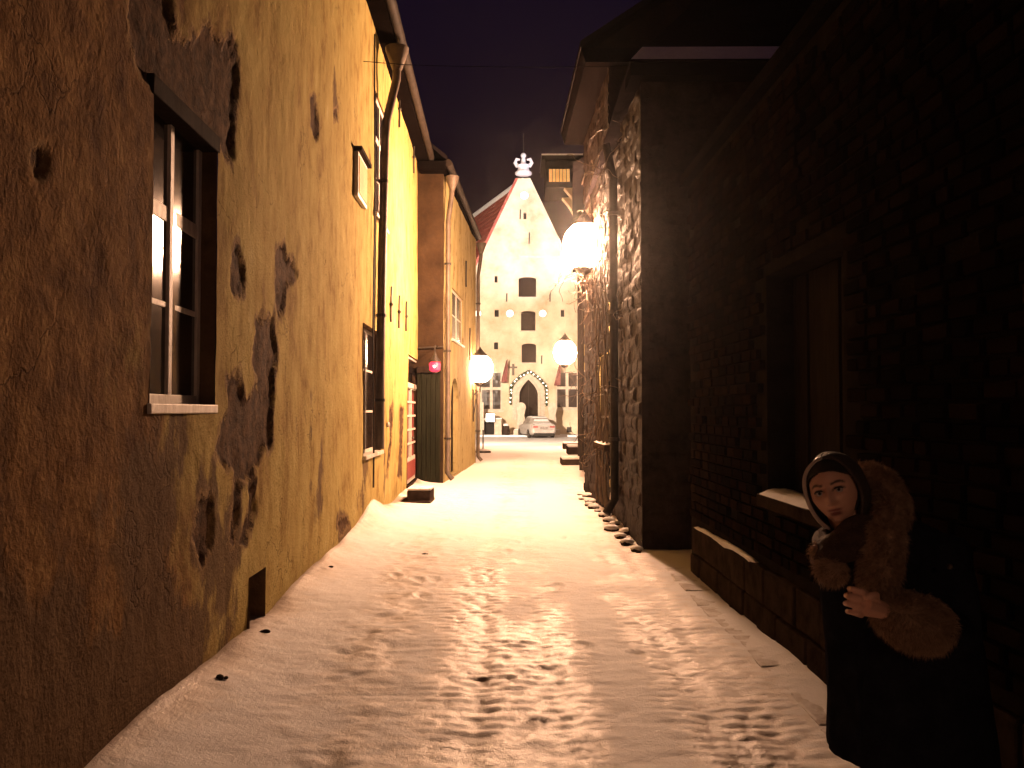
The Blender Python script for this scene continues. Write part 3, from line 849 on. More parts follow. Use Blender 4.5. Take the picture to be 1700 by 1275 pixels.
def snow_strip(ya, yb, z, k0, k1, parent, seed, pln=P1, out=-1, hmax=0.045, name='snow_ridge', gap=0.0):
    ys_ = np.linspace(ya, yb, max(8, int((yb - ya) / 0.03))); us = np.linspace(0, 1, 7)
    Yg_, Ug = np.meshgrid(ys_, us, indexing='ij')
    hh_ = hmax * (0.45 + 0.9 * fbm(Yg_ * 3, Ug, seed, 3)) * np.clip(1 - np.abs(2 * Ug - 1) ** 3, 0, 1)
    e_ = np.clip(np.minimum(Yg_ - ya, yb - Yg_) / 0.08, 0, 1)
    hh_ = hh_ * e_ - 0.004
    if gap > 0: hh_ = hh_ - gap * np.clip(fbm(Yg_ * 2.2, Ug * 0.6, seed + 5, 3) - 0.45, 0, 1)
    K = k0 + (k1 - k0) * Ug
    P = np.stack([pln.a + pln.b * Yg_ + out * K, Yg_, z + hh_], -1)
    return link_mesh(name, grid_mesh(name, P, flip=(out > 0)), SNOW, parent)
snow_strip(WIN[0] - 0.04, WIN[1] + 0.03, WIN[2], -0.20, 0.058, bh, 4)
# plinth course with broken snow
for row, (za, zb) in enumerate(((-0.1, 0.235), (0.24, 0.5))):
    y = RY0 + 0.2 * row
    while y < 8.42:
        L_ = min(random.uniform(0.35, 0.7), 8.47 - y)
        rbar(MB(), y, y + L_ - 0.014, za, zb - random.uniform(0, 0.012), -0.03, 0.030 + random.uniform(-0.012, 0.010)).build('plinth_stone', STONE, bh, bevel=0.018)
        y += L_
snow_strip(6.35, 8.3, 0.502, -0.010, 0.034, bh, 9, hmax=0.03, gap=0.10)

# bricks: a course every 80 mm; the ones that show largest are pieces of their own
def brick_mesh(k):
    rr = random.Random(k)
    vs = []
    j = lambda a: rr.uniform(-a, a)
    for (s_, d_) in ((1.0, 0.0), (0.985, 0.55), (0.90, 0.95)):
        for (yy, zz) in ((-.5, -.5), (.5, -.5), (.5, .5), (-.5, .5)):
            vs.append((-d_ + j(0.10) * (d_ > 0.5), yy * s_ + j(0.02), zz * (s_ if s_ > 0.95 else 0.84) + j(0.05)))
    fs = [(i * 4 + q, i * 4 + (q + 1) % 4, (i + 1) * 4 + (q + 1) % 4, (i + 1) * 4 + q) for i in range(2) for q in range(4)] + [(8, 9, 10, 11)]
    me = bpy.data.meshes.new('brick'); me.from_pydata(vs, [], fs)
    me.materials.append(BRICKS[k % 4])
    return me
BM = [brick_mesh(k) for k in range(12)]
CH = 0.082
allb = []
for r_ in range(int(0.5 / CH) + 1, int(EAVE3 / CH)):
    z = (r_ + 0.5) * CH
    y = 2.3 + (0.13 if r_ % 2 else 0.0) + random.uniform(-0.03, 0.03)
    while y < RY1 - 0.1:
        L_ = random.choice((0.25, 0.25, 0.25, 0.13)) * random.uniform(0.92, 1.08)
        yc = y + L_ / 2
        if not (WIN[0] - 0.02 < yc + L_ / 2 and yc - L_ / 2 < WIN[1] + 0.02 and WIN[2] - 0.1 < z < WIN[3] + 0.04) and random.random() > 0.02 and y + L_ < RY1:
            pxs = 863 + FPX * P1.x(yc) / yc; pys = VPY - FPX * (z - CAMZ) / yc
            vis = pxs < 1720 and pys > -20
            allb.append((not vis, yc, z, L_))
        y += L_ + 0.012
allb.sort()
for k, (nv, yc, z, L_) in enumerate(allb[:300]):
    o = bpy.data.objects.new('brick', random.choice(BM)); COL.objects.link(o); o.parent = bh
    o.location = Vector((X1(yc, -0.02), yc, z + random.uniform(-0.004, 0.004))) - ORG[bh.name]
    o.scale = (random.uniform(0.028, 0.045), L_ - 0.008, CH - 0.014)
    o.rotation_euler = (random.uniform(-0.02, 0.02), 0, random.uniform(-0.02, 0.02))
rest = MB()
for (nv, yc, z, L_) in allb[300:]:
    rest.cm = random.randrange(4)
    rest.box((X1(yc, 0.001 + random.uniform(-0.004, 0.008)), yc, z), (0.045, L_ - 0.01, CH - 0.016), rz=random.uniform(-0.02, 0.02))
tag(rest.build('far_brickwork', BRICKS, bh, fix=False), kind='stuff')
# end of the wall: quoin, eaves and roof
MB().hexa([(X1(RY1, -0.025), RY1 - 0.22, -0.2), (X1(RY1, -2.6), RY1 - 0.22, -0.2), (X1(RY1, -2.6), RY1 + 0.012, -0.2), (X1(RY1, -0.025), RY1 + 0.012, -0.2),
           (X1(RY1, -0.025), RY1 - 0.22, EAVE3), (X1(RY1, -2.6), RY1 - 0.22, EAVE3), (X1(RY1, -2.6), RY1 + 0.012, EAVE3), (X1(RY1, -0.025), RY1 + 0.012, EAVE3)]).build('end_wall', STONE, bh, bevel=0.01)
rm = MB()
rm.hexa([(X1(RY0, 0.07), RY0, EAVE3), (X1(RY1, 0.07), RY1 + 0.1, EAVE3), (X1(RY1, -4.0), RY1 + 0.1, EAVE3 + 0.9), (X1(RY0, -4.0), RY0, EAVE3 + 0.9),
         (X1(RY0, 0.07), RY0, EAVE3 + 0.1), (X1(RY1, 0.07), RY1 + 0.1, EAVE3 + 0.1), (X1(RY1, -4.0), RY1 + 0.1, EAVE3 + 1.0), (X1(RY0, -4.0), RY0, EAVE3 + 1.0)])
rm.build('roof', DARKROOF, bh)

# low kerb of flat stones at the foot of the brick house, half under snow
y = 3.0
kerb = thing('kerb', 'row of flat kerb stones half under snow along the brick wall', 'kerb', (1.5, 6.0, 0.0))
while y < 8.5:
    L_ = random.uniform(0.30, 0.62)
    kx = P1.x(y + L_ / 2) - 0.155
    zz = snow1(kx - 0.12, y + L_ / 2)
    MB().box((kx + random.uniform(-0.015, 0.01), y + L_ / 2, zz - 0.055 + random.uniform(0.0, 0.010)), (0.235 + random.uniform(-0.03, 0.01), L_ - random.uniform(0.012, 0.04), 0.11), rz=random.uniform(-0.03, 0.03), ry=random.uniform(-0.02, 0.03), rx=random.uniform(-0.015, 0.01)).build('kerb_stone', DUSTED, kerb, bevel=0.014)
    y += L_

# ------------------------------------------------------------------ right stone houses
RUB = {}
def rubble(Y, Z, seed, rh=0.17, bl=0.36):
    Y0_, Z0_ = Y, Z
    Y = Y + 0.22 * (fbm(Y0_ * 1.7, Z0_ * 1.7, seed + 40, 3) - 0.5)
    Z = Z + 0.20 * (fbm(Y0_ * 1.3, Z0_ * 1.1, seed + 41, 3) - 0.5)
    r_ = np.floor(Z / rh + 0.25 * np.sin(Y * 1.3)); fz = Z / rh + 0.25 * np.sin(Y * 1.3) - r_
    o_ = h2(r_, r_ * 0 + seed, 3) * 5
    bx = Y / bl * (0.75 + 0.5 * h2(r_, r_ * 0, seed)) + o_
    c_ = np.floor(bx); fx = bx - c_
    e_ = np.minimum(np.minimum(fz, 1 - fz) * rh, np.minimum(fx, 1 - fx) * bl)
    k = np.clip(e_ / 0.028, 0, 1); k = k * k * (3 - 2 * k)
    return k * (0.016 + 0.034 * (h2(r_, c_, seed + 7) - 0.3)) + 0.030 * (fbm(Y * 6, Z * 6, seed, 4) - 0.5)

X3 = lambda y, k=0.0: PR.x(y) - k
sh_ = thing('stone_house', 'dark rubble stone house with hipped roof standing forward on the right', 'house', (1.6, 11.5, 0.0))
A0, A1, EV = 9.94, 13.2, 5.4
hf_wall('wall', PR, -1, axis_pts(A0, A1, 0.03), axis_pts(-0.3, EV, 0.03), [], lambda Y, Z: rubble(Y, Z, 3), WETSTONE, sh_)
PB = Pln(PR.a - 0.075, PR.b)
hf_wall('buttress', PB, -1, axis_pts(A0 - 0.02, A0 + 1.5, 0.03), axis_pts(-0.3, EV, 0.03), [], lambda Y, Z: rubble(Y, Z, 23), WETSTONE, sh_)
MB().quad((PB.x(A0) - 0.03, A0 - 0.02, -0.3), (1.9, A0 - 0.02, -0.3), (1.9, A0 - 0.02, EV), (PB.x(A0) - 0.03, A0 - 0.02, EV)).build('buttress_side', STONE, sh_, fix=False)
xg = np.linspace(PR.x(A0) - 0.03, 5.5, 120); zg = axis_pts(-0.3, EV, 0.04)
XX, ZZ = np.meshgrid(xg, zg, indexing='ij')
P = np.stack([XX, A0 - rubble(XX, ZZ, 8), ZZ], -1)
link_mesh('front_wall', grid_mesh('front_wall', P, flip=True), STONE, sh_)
# eaves facing the camera, hipped roof above
ex0, ex1 = PR.x(A0) - 0.24, 5.5
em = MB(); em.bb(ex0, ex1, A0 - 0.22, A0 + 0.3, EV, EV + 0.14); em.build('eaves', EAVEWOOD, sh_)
rm = MB()
rz = EV + 0.145
hip = [(ex0 - 0.02, A0 - 0.25, rz), (ex1, A0 - 0.25, rz), (ex1, A0 + 3.2, rz + 3.4), (ex0 + 2.6, A0 + 3.2, rz + 3.4), (ex0 - 0.02, A1 + 3.8, rz), (ex1, A1 + 3.8, rz)]
rm.add(hip, [(0, 1, 2, 3), (0, 3, 4), (0, 4, 5, 1), (1, 5, 2), (2, 5, 4, 3)])
roof3 = rm.build('roof', DARKROOF, sh_)
rs = MB(); rs.add([(ex0, A0 - 0.24, rz + 0.03), (ex1, A0 - 0.24, rz + 0.03), (ex1, A0 - 0.02, rz + 0.262), (ex0 + 0.16, A0 - 0.02, rz + 0.262)], [(0, 1, 2, 3)])
rs.build('roof_snow', SNOW, roof3)
yy, _ = PR.hit(1031, 700)
dp = MB().tube([(X3(yy, 0.20), yy, EV), (X3(yy, 0.10), yy, EV - 0.5), (X3(yy, 0.095), yy, 0.35), (X3(yy, 0.22), yy - 0.05, 0.16)], 0.06, 10).build('downpipe', DARKZINC, sh_, smooth=True)
for z in (1.2, 3.0, 4.4):
    MB().lathe([(0.062, -0.025), (0.082, -0.025), (0.082, 0.025), (0.062, 0.025)], (X3(yy, 0.095), yy, z), 10).build('pipe_strap', IRON, dp)

nh = thing('narrow_house', 'narrow stone house with barred window under the nearest wall lantern', 'house', (1.4, 15.0, 0.0))
A0, A1, EV = 13.2, 17.0, 6.9
bw = (13.35, 14.6, 1.08, 2.50)
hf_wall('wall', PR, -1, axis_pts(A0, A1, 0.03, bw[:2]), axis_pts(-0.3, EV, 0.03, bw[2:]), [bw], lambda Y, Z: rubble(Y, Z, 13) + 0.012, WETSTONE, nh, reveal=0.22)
wd = rbar(MB(), bw[0], bw[1], bw[2], bw[3], -0.22, -0.18, PR).build('window', GLASS, nh)
for k in range(5):
    y = bw[0] + (bw[1] - bw[0]) * (k + 0.5) / 5
    MB().tube([(X3(y, 0.0), y, bw[2]), (X3(y, 0.0), y, bw[3])], 0.018, 6).build('window_bar', ZINC, wd)
for z in (1.5, 2.0):
    MB().tube([(X3(bw[0], 0.0), bw[0], z), (X3(bw[1], 0.0), bw[1], z)], 0.014, 6).build('window_bar', ZINC, wd)
rbar(MB(), bw[0] - 0.1, bw[1] + 0.1, bw[2] - 0.10, bw[2], -0.2, 0.12, PR).build('sill', STONE, wd, bevel=0.012)
snow_strip(bw[0] - 0.08, bw[1] + 0.08, bw[2] + 0.002, -0.05, 0.115, nh, 14, PR, -1, 0.03)
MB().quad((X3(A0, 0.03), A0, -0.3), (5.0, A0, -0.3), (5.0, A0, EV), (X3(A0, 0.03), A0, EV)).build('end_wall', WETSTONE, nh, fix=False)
ev = MB(); ev.hexa([(X3(A0, -0.5), A0 - 0.15, EV), (X3(A0, 0.40), A0 - 0.15, EV), (X3(A1, 0.40), A1 + 0.15, EV), (X3(A1, -0.5), A1 + 0.15, EV),
                    (X3(A0, -0.5), A0 - 0.15, EV + 0.22), (X3(A0, 0.46), A0 - 0.15, EV + 0.22), (X3(A1, 0.46), A1 + 0.15, EV + 0.22), (X3(A1, -0.5), A1 + 0.15, EV + 0.22)])
ev.build('eaves', EAVEWOOD, nh)
rm = MB(); rm.hexa([(X3(A0, 0.48), A0 - 0.18, EV + 0.225), (X3(A1, 0.48), A1 + 0.18, EV + 0.225), (X3(A1, -3.2), A1 + 0.18, EV + 2.6), (X3(A0, -3.2), A0 - 0.18, EV + 2.6),
                    (X3(A0, 0.48), A0 - 0.18, EV + 0.32), (X3(A1, 0.48), A1 + 0.18, EV + 0.32), (X3(A1, -3.2), A1 + 0.18, EV + 2.75), (X3(A0, -3.2), A0 - 0.18, EV + 2.75)])
rm.build('roof', DARKROOF, nh)
MB().add([(X3(A0, 0.4), A0, EV + 0.2), (X3(A0, -3.2), A0, EV + 0.2), (X3(A0, -3.2), A0, EV + 2.6)], [(0, 1, 2)]).build('gable', WETSTONE, nh, fix=False)
# loose stones fallen along the foot of the stone houses, capped with ice
for k in range(16):
    y = 9.9 + k * 0.42 + random.uniform(-0.12, 0.12)
    x = PR.x(y) - random.uniform(0.08, 0.26)
    s_ = random.uniform(0.04, 0.085)
    z = snow1(x, y)
    st_ = thing('loose_stone', 'small icy stone lying at the foot of the right stone houses', 'stone', (x, y, z), 'loose stones along the right wall')
    b_ = MB(); b_.ball((x, y, z + s_ * 0.2), (s_ * 1.3, s_, s_ * 0.7), 8, 6, Matrix.Rotation(random.uniform(0, 3), 3, 'Z'))
    b_.build('stone', STONE, st_)
    MB().ball((x, y - s_ * 0.1, z + s_ * 0.5), (s_ * 1.25, s_ * 1.0, s_ * 0.55), 8, 6).build('ice_cap', SNOW, st_, smooth=True)

# two far houses on the right
X4 = lambda y, k=0.0: PF.x(y) - k
fh = thing('far_plaster_house', 'lime washed house beyond the narrow house on the right', 'house', (1.9, 23.0, 0.0))
A0, A1, EV = 17.0, 29.5, 6.3
hf_wall('wall', PF, -1, axis_pts(A0, A1, 0.08), axis_pts(-0.3, EV, 0.08), [], lambda Y, Z: 0.04 * (fbm(Y, Z, 90, 3) - 0.5) + 0.02 * (fbm(Y * 3, Z * 3, 92, 4) - 0.5), PALEOCHRE, fh)
MB().quad((X4(A0, 0), A0, -0.3), (6, A0, -0.3), (6, A0, EV), (X4(A0, 0), A0, EV)).build('end_wall', PALEOCHRE, fh, fix=False)
MB().hexa([(X4(A0, 0.3), A0, EV), (X4(A1, 0.3), A1, EV), (X4(A1, -4), A1, EV + 2.2), (X4(A0, -4), A0, EV + 2.2), (X4(A0, 0.3), A0, EV + 0.2), (X4(A1, 0.3), A1, EV + 0.2), (X4(A1, -4), A1, EV + 2.4), (X4(A0, -4), A0, EV + 2.4)]).build('roof', DARKROOF, fh)
for (yy, w_) in ((20.5, 0.5), (26.0, 0.5)):
    MB().tube([(X4(yy, 0.1), yy, EV), (X4(yy, 0.1), yy, 0.2)], 0.06, 8).build('downpipe', DARKZINC, fh, smooth=True)
for (ya, yb, za, zb) in ((18.6, 19.7, 1.1, 2.5), (22.4, 23.6, 1.1, 2.6), (18.6, 19.7, 3.8, 5.2), (22.4, 23.6, 3.8, 5.2)):
    w_ = rbar(MB(), ya, yb, za, zb, -0.02, 0.05, PF).build('window', WHITEWOOD, fh)
    for a_ in (0, 1):
        for b_ in (0, 1):
            rbar(MB(), ya + 0.07 + a_ * (yb - ya - 0.05) / 2, ya + a_ * (yb - ya - 0.05) / 2 + (yb - ya) / 2 - 0.02, za + 0.07 + b_ * (zb - za - 0.05) / 2, za + b_ * (zb - za - 0.05) / 2 + (zb - za) / 2 - 0.02, 0.045, 0.056, PF).build('pane', GLASS, w_)

wh = thing('hoist_house', 'tall old warehouse with a lit hoist bay high on the right', 'house', (2.6, 36.0, 0.0))
A0, A1, EV = 29.5, 45.0, 9.6
hf_wall('wall', PF, -1, axis_pts(A0, A1, 0.15), axis_pts(-0.4, EV, 0.15), [], lambda Y, Z: 0.05 * (fbm(Y, Z, 95, 4) - 0.5) + 0.03, LIMEWASH, wh)
MB().quad((X4(A0, 0), A0, -0.3), (8, A0, -0.3), (8, A0, EV), (X4(A0, 0), A0, EV)).build('end_wall', LIMEWASH, wh, fix=False)
MB().quad((X4(A1, 0), A1, -0.4), (12, A1 + 0.3, -0.4), (12, A1 + 0.3, EV), (X4(A1, 0), A1, EV)).build('end_wall', LIMEWASH, wh, fix=False)
MB().hexa([(X4(A0, 0.3), A0, EV), (X4(A1, 0.3), A1, EV), (X4(A1, -4), A1, EV + 2.4), (X4(A0, -4), A0, EV + 2.4), (X4(A0, 0.3), A0, EV + 0.2), (X4(A1, 0.3), A1, EV + 0.2), (X4(A1, -4), A1, EV + 2.6), (X4(A0, -4), A0, EV + 2.6)]).build('roof', DARKROOF, wh)
# hoist bay with its lit opening towards the camera
HY = 33.0
p0 = at(904, 306, HY); p1 = at(966, 262, HY)
bay = MB(); bay.bb(p0.x + 0.05, 3.4, HY, HY + 2.2, p0.z - 0.12, p1.z - 0.12)
hb_ = bay.build('hoist_bay', EAVEWOOD, wh)
MB().bb(p0.x - 0.12, 3.6, HY - 0.25, HY + 2.4, p1.z - 0.118, p1.z + 0.03).build('bay_roof', DARKROOF, hb_)
MB().bb(p0.x - 0.12, 3.6, HY - 0.25, HY + 2.4, p1.z + 0.031, p1.z + 0.09).build('roof_snow', SNOW, hb_)
q0 = at(911, 302, HY); q1 = at(946, 281, HY)
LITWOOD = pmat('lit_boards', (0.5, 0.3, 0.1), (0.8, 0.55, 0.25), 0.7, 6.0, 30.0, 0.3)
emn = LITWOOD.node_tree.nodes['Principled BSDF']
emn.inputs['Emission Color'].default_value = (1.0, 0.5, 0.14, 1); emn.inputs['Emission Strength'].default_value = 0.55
for k in range(6):
    xa = q0.x + (q1.x - q0.x) * k / 6; xb = q0.x + (q1.x - q0.x) * (k + 1) / 6
    MB().bb(xa + 0.012, xb - 0.012, HY - 0.03 - 0.01 * (k % 2), HY - 0.002, q0.z, q1.z).build('lit_board', LITWOOD, hb_)
cp = [(p0.x + 0.75, p0.z - 0.12), (X4(HY, -0.2), p0.z - 0.12), (X4(HY, -0.2), p0.z - 1.35)] + [(X4(HY, 0.05) + (p0.x + 0.75 - X4(HY, 0.05)) * t ** 2.2, p0.z - 1.35 + 1.22 * t) for t in np.linspace(0.0, 0.95, 7)]
MB().plate(cp, [], lambda u, v_: (u, HY + 0.05, v_), (0, 0.4, 0)).build('corbel', LIMEWASH, wh)
MB().plate(cp, [], lambda u, v_: (u, HY + 1.6, v_), (0, 0.4, 0)).build('corbel', LIMEWASH, wh)

# stone steps along the right side, snow on top
for k, (Y, xa, xb, h_, lab) in enumerate([(25.2, 1.22, 1.95, 0.16, 'broad snowy doorstep nearest the lane on the right'),
                                      (31.5, 1.75, 2.3, 0.26, 'middle of the three snowy doorsteps on the right'),
                                      (36.5, 1.85, 2.6, 0.22, 'farthest snowy doorstep on the right, tilted slab')]):
    g = float(g0(Y)) + 0.03
    t_ = thing('doorstep', lab, 'step', (xa, Y, g), 'doorsteps on the right')
    MB().bb(xa, xb, Y, Y + 1.3, g - 0.05, g + h_).build('stone_slab', STONE, t_, bevel=0.02)
    MB().bb(xa + 0.01, xb, Y + 0.01, Y + 1.29, g + h_ + 0.001, g + h_ + 0.06).build('snow_cap', SNOW, t_, bevel=0.02)
# ------------------------------------------------------------------ guild hall at the end of the view
GY = 64.0
GZ = -0.28
def G(px, py):
    p = at(px, py, GY); return p.x, p.z
gh = thing('guild_hall', 'floodlit medieval hall with a steep pointed gable closing the view', 'hall', (0.2, GY, GZ))
apx, apz = G(868, 296)
exl, ezl = G(868 - 146, 585); exr, _ = G(868 + 146, 585)
outer = [(exl, GZ - 0.2), (exr, GZ - 0.2), (exr, ezl), (apx + 0.35, apz), (apx - 0.35, apz), (exl, ezl)]
def arch_hole(px0, px1, pyb, pyt, rise):
    x0, zb = G(px0, pyb); x1, zt_ = G(px1, pyt); xm = (x0 + x1) / 2
    return [(x0, zb), (x1, zb)] + [(xm + (x1 - xm) * math.cos(t), zt_ - rise + rise * math.sin(t)) for t in np.linspace(0, math.pi, 9)]
def rect_hole(px0, px1, pyb, pyt):
    x0, zb = G(px0, pyb); x1, zt_ = G(px1, pyt)
    return [(x0, zb), (x1, zb), (x1, zt_), (x0, zt_)]
def ogive(px0, px1, pyb, pys, pyt):
    x0, zb = G(px0, pyb); x1, zs_ = G(px1, pys); _, zt_ = G(px0, pyt); xm = (x0 + x1) / 2; hw = (x1 - x0) / 2
    pts = [(x0, zb), (x1, zb)]
    for t in np.linspace(0, 1, 7): pts.append((x1 - hw * (t ** 1.75), zs_ + (zt_ - zs_) * t))
    for t in np.linspace(1, 0, 7)[1:]: pts.append((x0 + hw * (t ** 1.75), zs_ + (zt_ - zs_) * t))
    return pts
def circ(px, py, r_):
    x, z = G(px, py)
    return [(x + r_ * math.cos(t), z + r_ * math.sin(t)) for t in np.linspace(0, 2 * math.pi, 17)[:-1]]
hatches = [arch_hole(861, 890, 493, 460, 0.14), arch_hole(865, 889, 549, 516, 0.14), arch_hole(866, 890, 602, 570, 0.14)]
slits = [rect_hole(869, 874, 364, 353), rect_hole(821, 826, 469, 458), rect_hole(821, 828, 526, 514), rect_hole(931, 937, 526, 514), rect_hole(820, 827, 580, 568)]
port = ogive(862, 893, 697, 655, 630)
wins = [rect_hole(798, 833, 681, 617), rect_hole(923, 960, 678, 617)]
occ = [circ(870.5, 324.5, 0.30), circ(793, 520.5, 0.26), circ(846.5, 520.5, 0.27), circ(901, 520.5, 0.26)]
FM = MB()
FM.plate(outer, hatches + slits + [port] + wins + occ, lambda u, v_: (u, GY, v_), (0, 0.55, 0))
wall_g = FM.build('wall', LIMEWASH, gh)
LIT = emat('lit_round_window_glass', (1.0, 0.93, 0.82), 4.0)
def backing(poly, y, name, mat_, parent, grow=1.0):
    return MB().plate(poly, [], lambda u, v_: (u, y, v_), (0, 0.05, 0)).build(name, mat_, parent)
for hpoly in hatches:
    hobj = backing(hpoly, GY + 0.28, 'loading_hatch', DARKWOOD, gh)
    x0, x1 = hpoly[0][0], hpoly[1][0]; zb = hpoly[0][1]; zt_ = max(p[1] for p in hpoly)
    for k in range(4):
        MB().bb(x0 + (x1 - x0) * k / 4 + 0.01, x0 + (x1 - x0) * (k + 1) / 4 - 0.01, GY + 0.25, GY + 0.279, zb + 0.03, zt_ - 0.14).build('hatch_board', DARKWOOD, hobj)
    MB().bb(x0 - 0.1, x1 + 0.1, GY - 0.08, GY + 0.2, zb - 0.10, zb).build('sill', PALESTONE, hobj)
for hpoly in slits:
    backing(hpoly, GY + 0.35, 'slit_window', DARKROOM, gh)
for hpoly in occ:
    oc = backing(hpoly, GY + 0.12, 'round_window', LIT, gh)
    xm = sum(p[0] for p in hpoly) / len(hpoly); zm = sum(p[1] for p in hpoly) / len(hpoly); r_ = abs(hpoly[0][0] - xm)
    ri = MB()
    ri.tube([(xm + (r_ + 0.03) * math.cos(t), GY - 0.02, zm + (r_ + 0.03) * math.sin(t)) for t in np.linspace(0, 2 * math.pi, 21)], 0.05, 6)
    ri.build('stone_ring', PALESTONE, oc, smooth=True)
# cross windows with leaded panes
for hpoly in wins:
    x0, zb = hpoly[0]; x1, zt_ = hpoly[2]; xm = (x0 + x1) / 2; zm = zb + (zt_ - zb) * 0.56
    fr = MB()
    fr.bb(x0, x0 + 0.09, GY + 0.06, GY + 0.2, zb, zt_); fr.bb(x1 - 0.09, x1, GY + 0.06, GY + 0.2, zb, zt_)
    fr.bb(x0 + 0.09, x1 - 0.09, GY + 0.062, GY + 0.2, zb, zb + 0.09); fr.bb(x0 + 0.09, x1 - 0.09, GY + 0.062, GY + 0.2, zt_ - 0.09, zt_)
    fr.bb(xm - 0.10, xm + 0.10, GY + 0.02, GY + 0.198, zb + 0.09, zt_ - 0.09)
    fr.bb(x0 + 0.09, xm - 0.10, GY + 0.03, GY + 0.196, zm - 0.10, zm + 0.10); fr.bb(xm + 0.10, x1 - 0.09, GY + 0.03, GY + 0.196, zm - 0.10, zm + 0.10)
    wo = fr.build('cross_window', PALESTONE, gh)
    for (xa, xb) in ((x0 + 0.09, xm - 0.10), (xm + 0.10, x1 - 0.09)):
        for (za, zc_) in ((zb + 0.09, zm - 0.10), (zm + 0.10, zt_ - 0.09)):
            nx_, nz_ = 3, max(2, int((zc_ - za) / 0.24))
            for i in range(nx_):
                for j in range(nz_):
                    u0 = xa + (xb - xa) * i / nx_; u1 = xa + (xb - xa) * (i + 1) / nx_; v0 = za + (zc_ - za) * j / nz_; v1 = za + (zc_ - za) * (j + 1) / nz_
                    t1, t2 = random.uniform(-0.012, 0.012), random.uniform(-0.012, 0.012)
                    MB().quad((u0 + 0.012, GY + 0.15 + t1, v0 + 0.012), (u1 - 0.012, GY + 0.15 + t2, v0 + 0.012), (u1 - 0.012, GY + 0.15 + t2, v1 - 0.012), (u0 + 0.012, GY + 0.15 + t1, v1 - 0.012)).build('pane', GLASS2, wo, fix=False)
            MB().bb(xa, xb, GY + 0.17, GY + 0.18, za, zc_).build('lead_backing', DARKROOM, wo)
    MB().bb(x0 - 0.15, x1 + 0.15, GY - 0.12, GY + 0.06, zb - 0.14, zb).build('sill', PALESTONE, wo)
# pointed portal: stepped stone surround and dark double door
pd = backing(port, GY + 0.45, 'portal_door', DARKWOOD, gh)
for grow, yo, th in ((0.16, -0.02, 0.22), (0.34, 0.0, 0.12), (0.50, 0.0, 0.06)):
    xm = (port[0][0] + port[1][0]) / 2; zb = port[0][1]
    def sc_(p, g_): return (xm + (p[0] - xm) * (1 + g_ / abs(port[1][0] - xm)), zb + (p[1] - zb) * (1 + g_ / 3.0))
    og = [sc_(p, grow) for p in port]; ig = [sc_(p, grow - 0.16 if grow > 0.2 else 0.0) for p in port]
    pts_o = og[1:] + [og[0]]; pts_i = ig[1:] + [ig[0]]
    m_ = MB(); n_ = len(pts_o)
    vs2 = [(p[0], GY - th, p[1]) for p in pts_o] + [(p[0], GY - th, p[1]) for p in pts_i] + [(p[0], GY + 0.3, p[1]) for p in pts_o] + [(p[0], GY + 0.3, p[1]) for p in pts_i]
    fs2 = []
    for k in range(n_ - 1):
        fs2 += [(k, k + 1, n_ + k + 1, n_ + k), (k, k + 1, 2 * n_ + k + 1, 2 * n_ + k), (n_ + k, n_ + k + 1, 3 * n_ + k + 1, 3 * n_ + k)]
    m_.add(vs2, fs2).build('portal_moulding', PALESTONE, gh)
MB().bb((port[0][0] + port[1][0]) / 2 - 0.02, (port[0][0] + port[1][0]) / 2 + 0.02, GY + 0.42, GY + 0.449, port[0][1], port[0][1] + 2.6).build('door_seam', IRON, pd)
# wall cross, iron anchors
x, z = G(852, 612)
MB().bb(x - 0.09, x + 0.09, GY - 0.06, GY, z - 0.5, z + 0.35).bb(x - 0.3, x + 0.3, GY - 0.05, GY - 0.001, z + 0.02, z + 0.16).build('wall_cross', ZINC, gh)
for (pxx, pa, pb) in [(863.5, 348, 364), (878.5, 386, 405), (841, 487, 501), (913, 487, 501), (899, 590, 604)]:
    x, za = G(pxx, pb); _, zb = G(pxx, pa)
    MB().tube([(x, GY - 0.05, za), (x + 0.02, GY - 0.05, zb)], 0.045, 6).build('iron_anchor', IRON, gh)
x, z = G(884, 426)
MB().bb(x - 1.0, x + 2.6, GY - 0.06, GY, z - 0.08, z + 0.05).build('string_course', PALESTONE, gh)
# raised gable copings
for s_ in (-1, 1):
    e = (exl, ezl) if s_ < 0 else (exr, ezl)
    a_ = (apx + s_ * 0.35, apz)
    MB().hexa([(e[0], GY - 0.06, e[1]), (e[0] + s_ * 0.2, GY - 0.06, e[1]), (e[0] + s_ * 0.2, GY + 0.7, e[1]), (e[0], GY + 0.7, e[1]),
               (a_[0], GY - 0.06, a_[1]), (a_[0] + s_ * 0.2, GY - 0.06, a_[1]), (a_[0] + s_ * 0.2, GY + 0.7, a_[1]), (a_[0], GY + 0.7, a_[1])]).build('gable_coping', TILE if s_ < 0 else LIMEWASH, gh)
# main roof: its ridge runs back and to the left
dv = Vector((-math.sin(math.radians(19.7)), math.cos(math.radians(19.7)), 0)) * 24
rp = [(exl - 0.3, GY + 0.4, ezl - 0.3), (apx, GY + 0.4, apz - 0.1), (exr + 0.1, GY + 0.4, ezl - 0.3)]
vs2 = [Vector(p) for p in rp] + [Vector(p) + dv for p in rp]
rg = MB(); rg.add(vs2, [(0, 1, 4, 3), (1, 2, 5, 4), (3, 4, 5), (0, 2, 1)])
roof_g = rg.build('roof', TILE, gh)
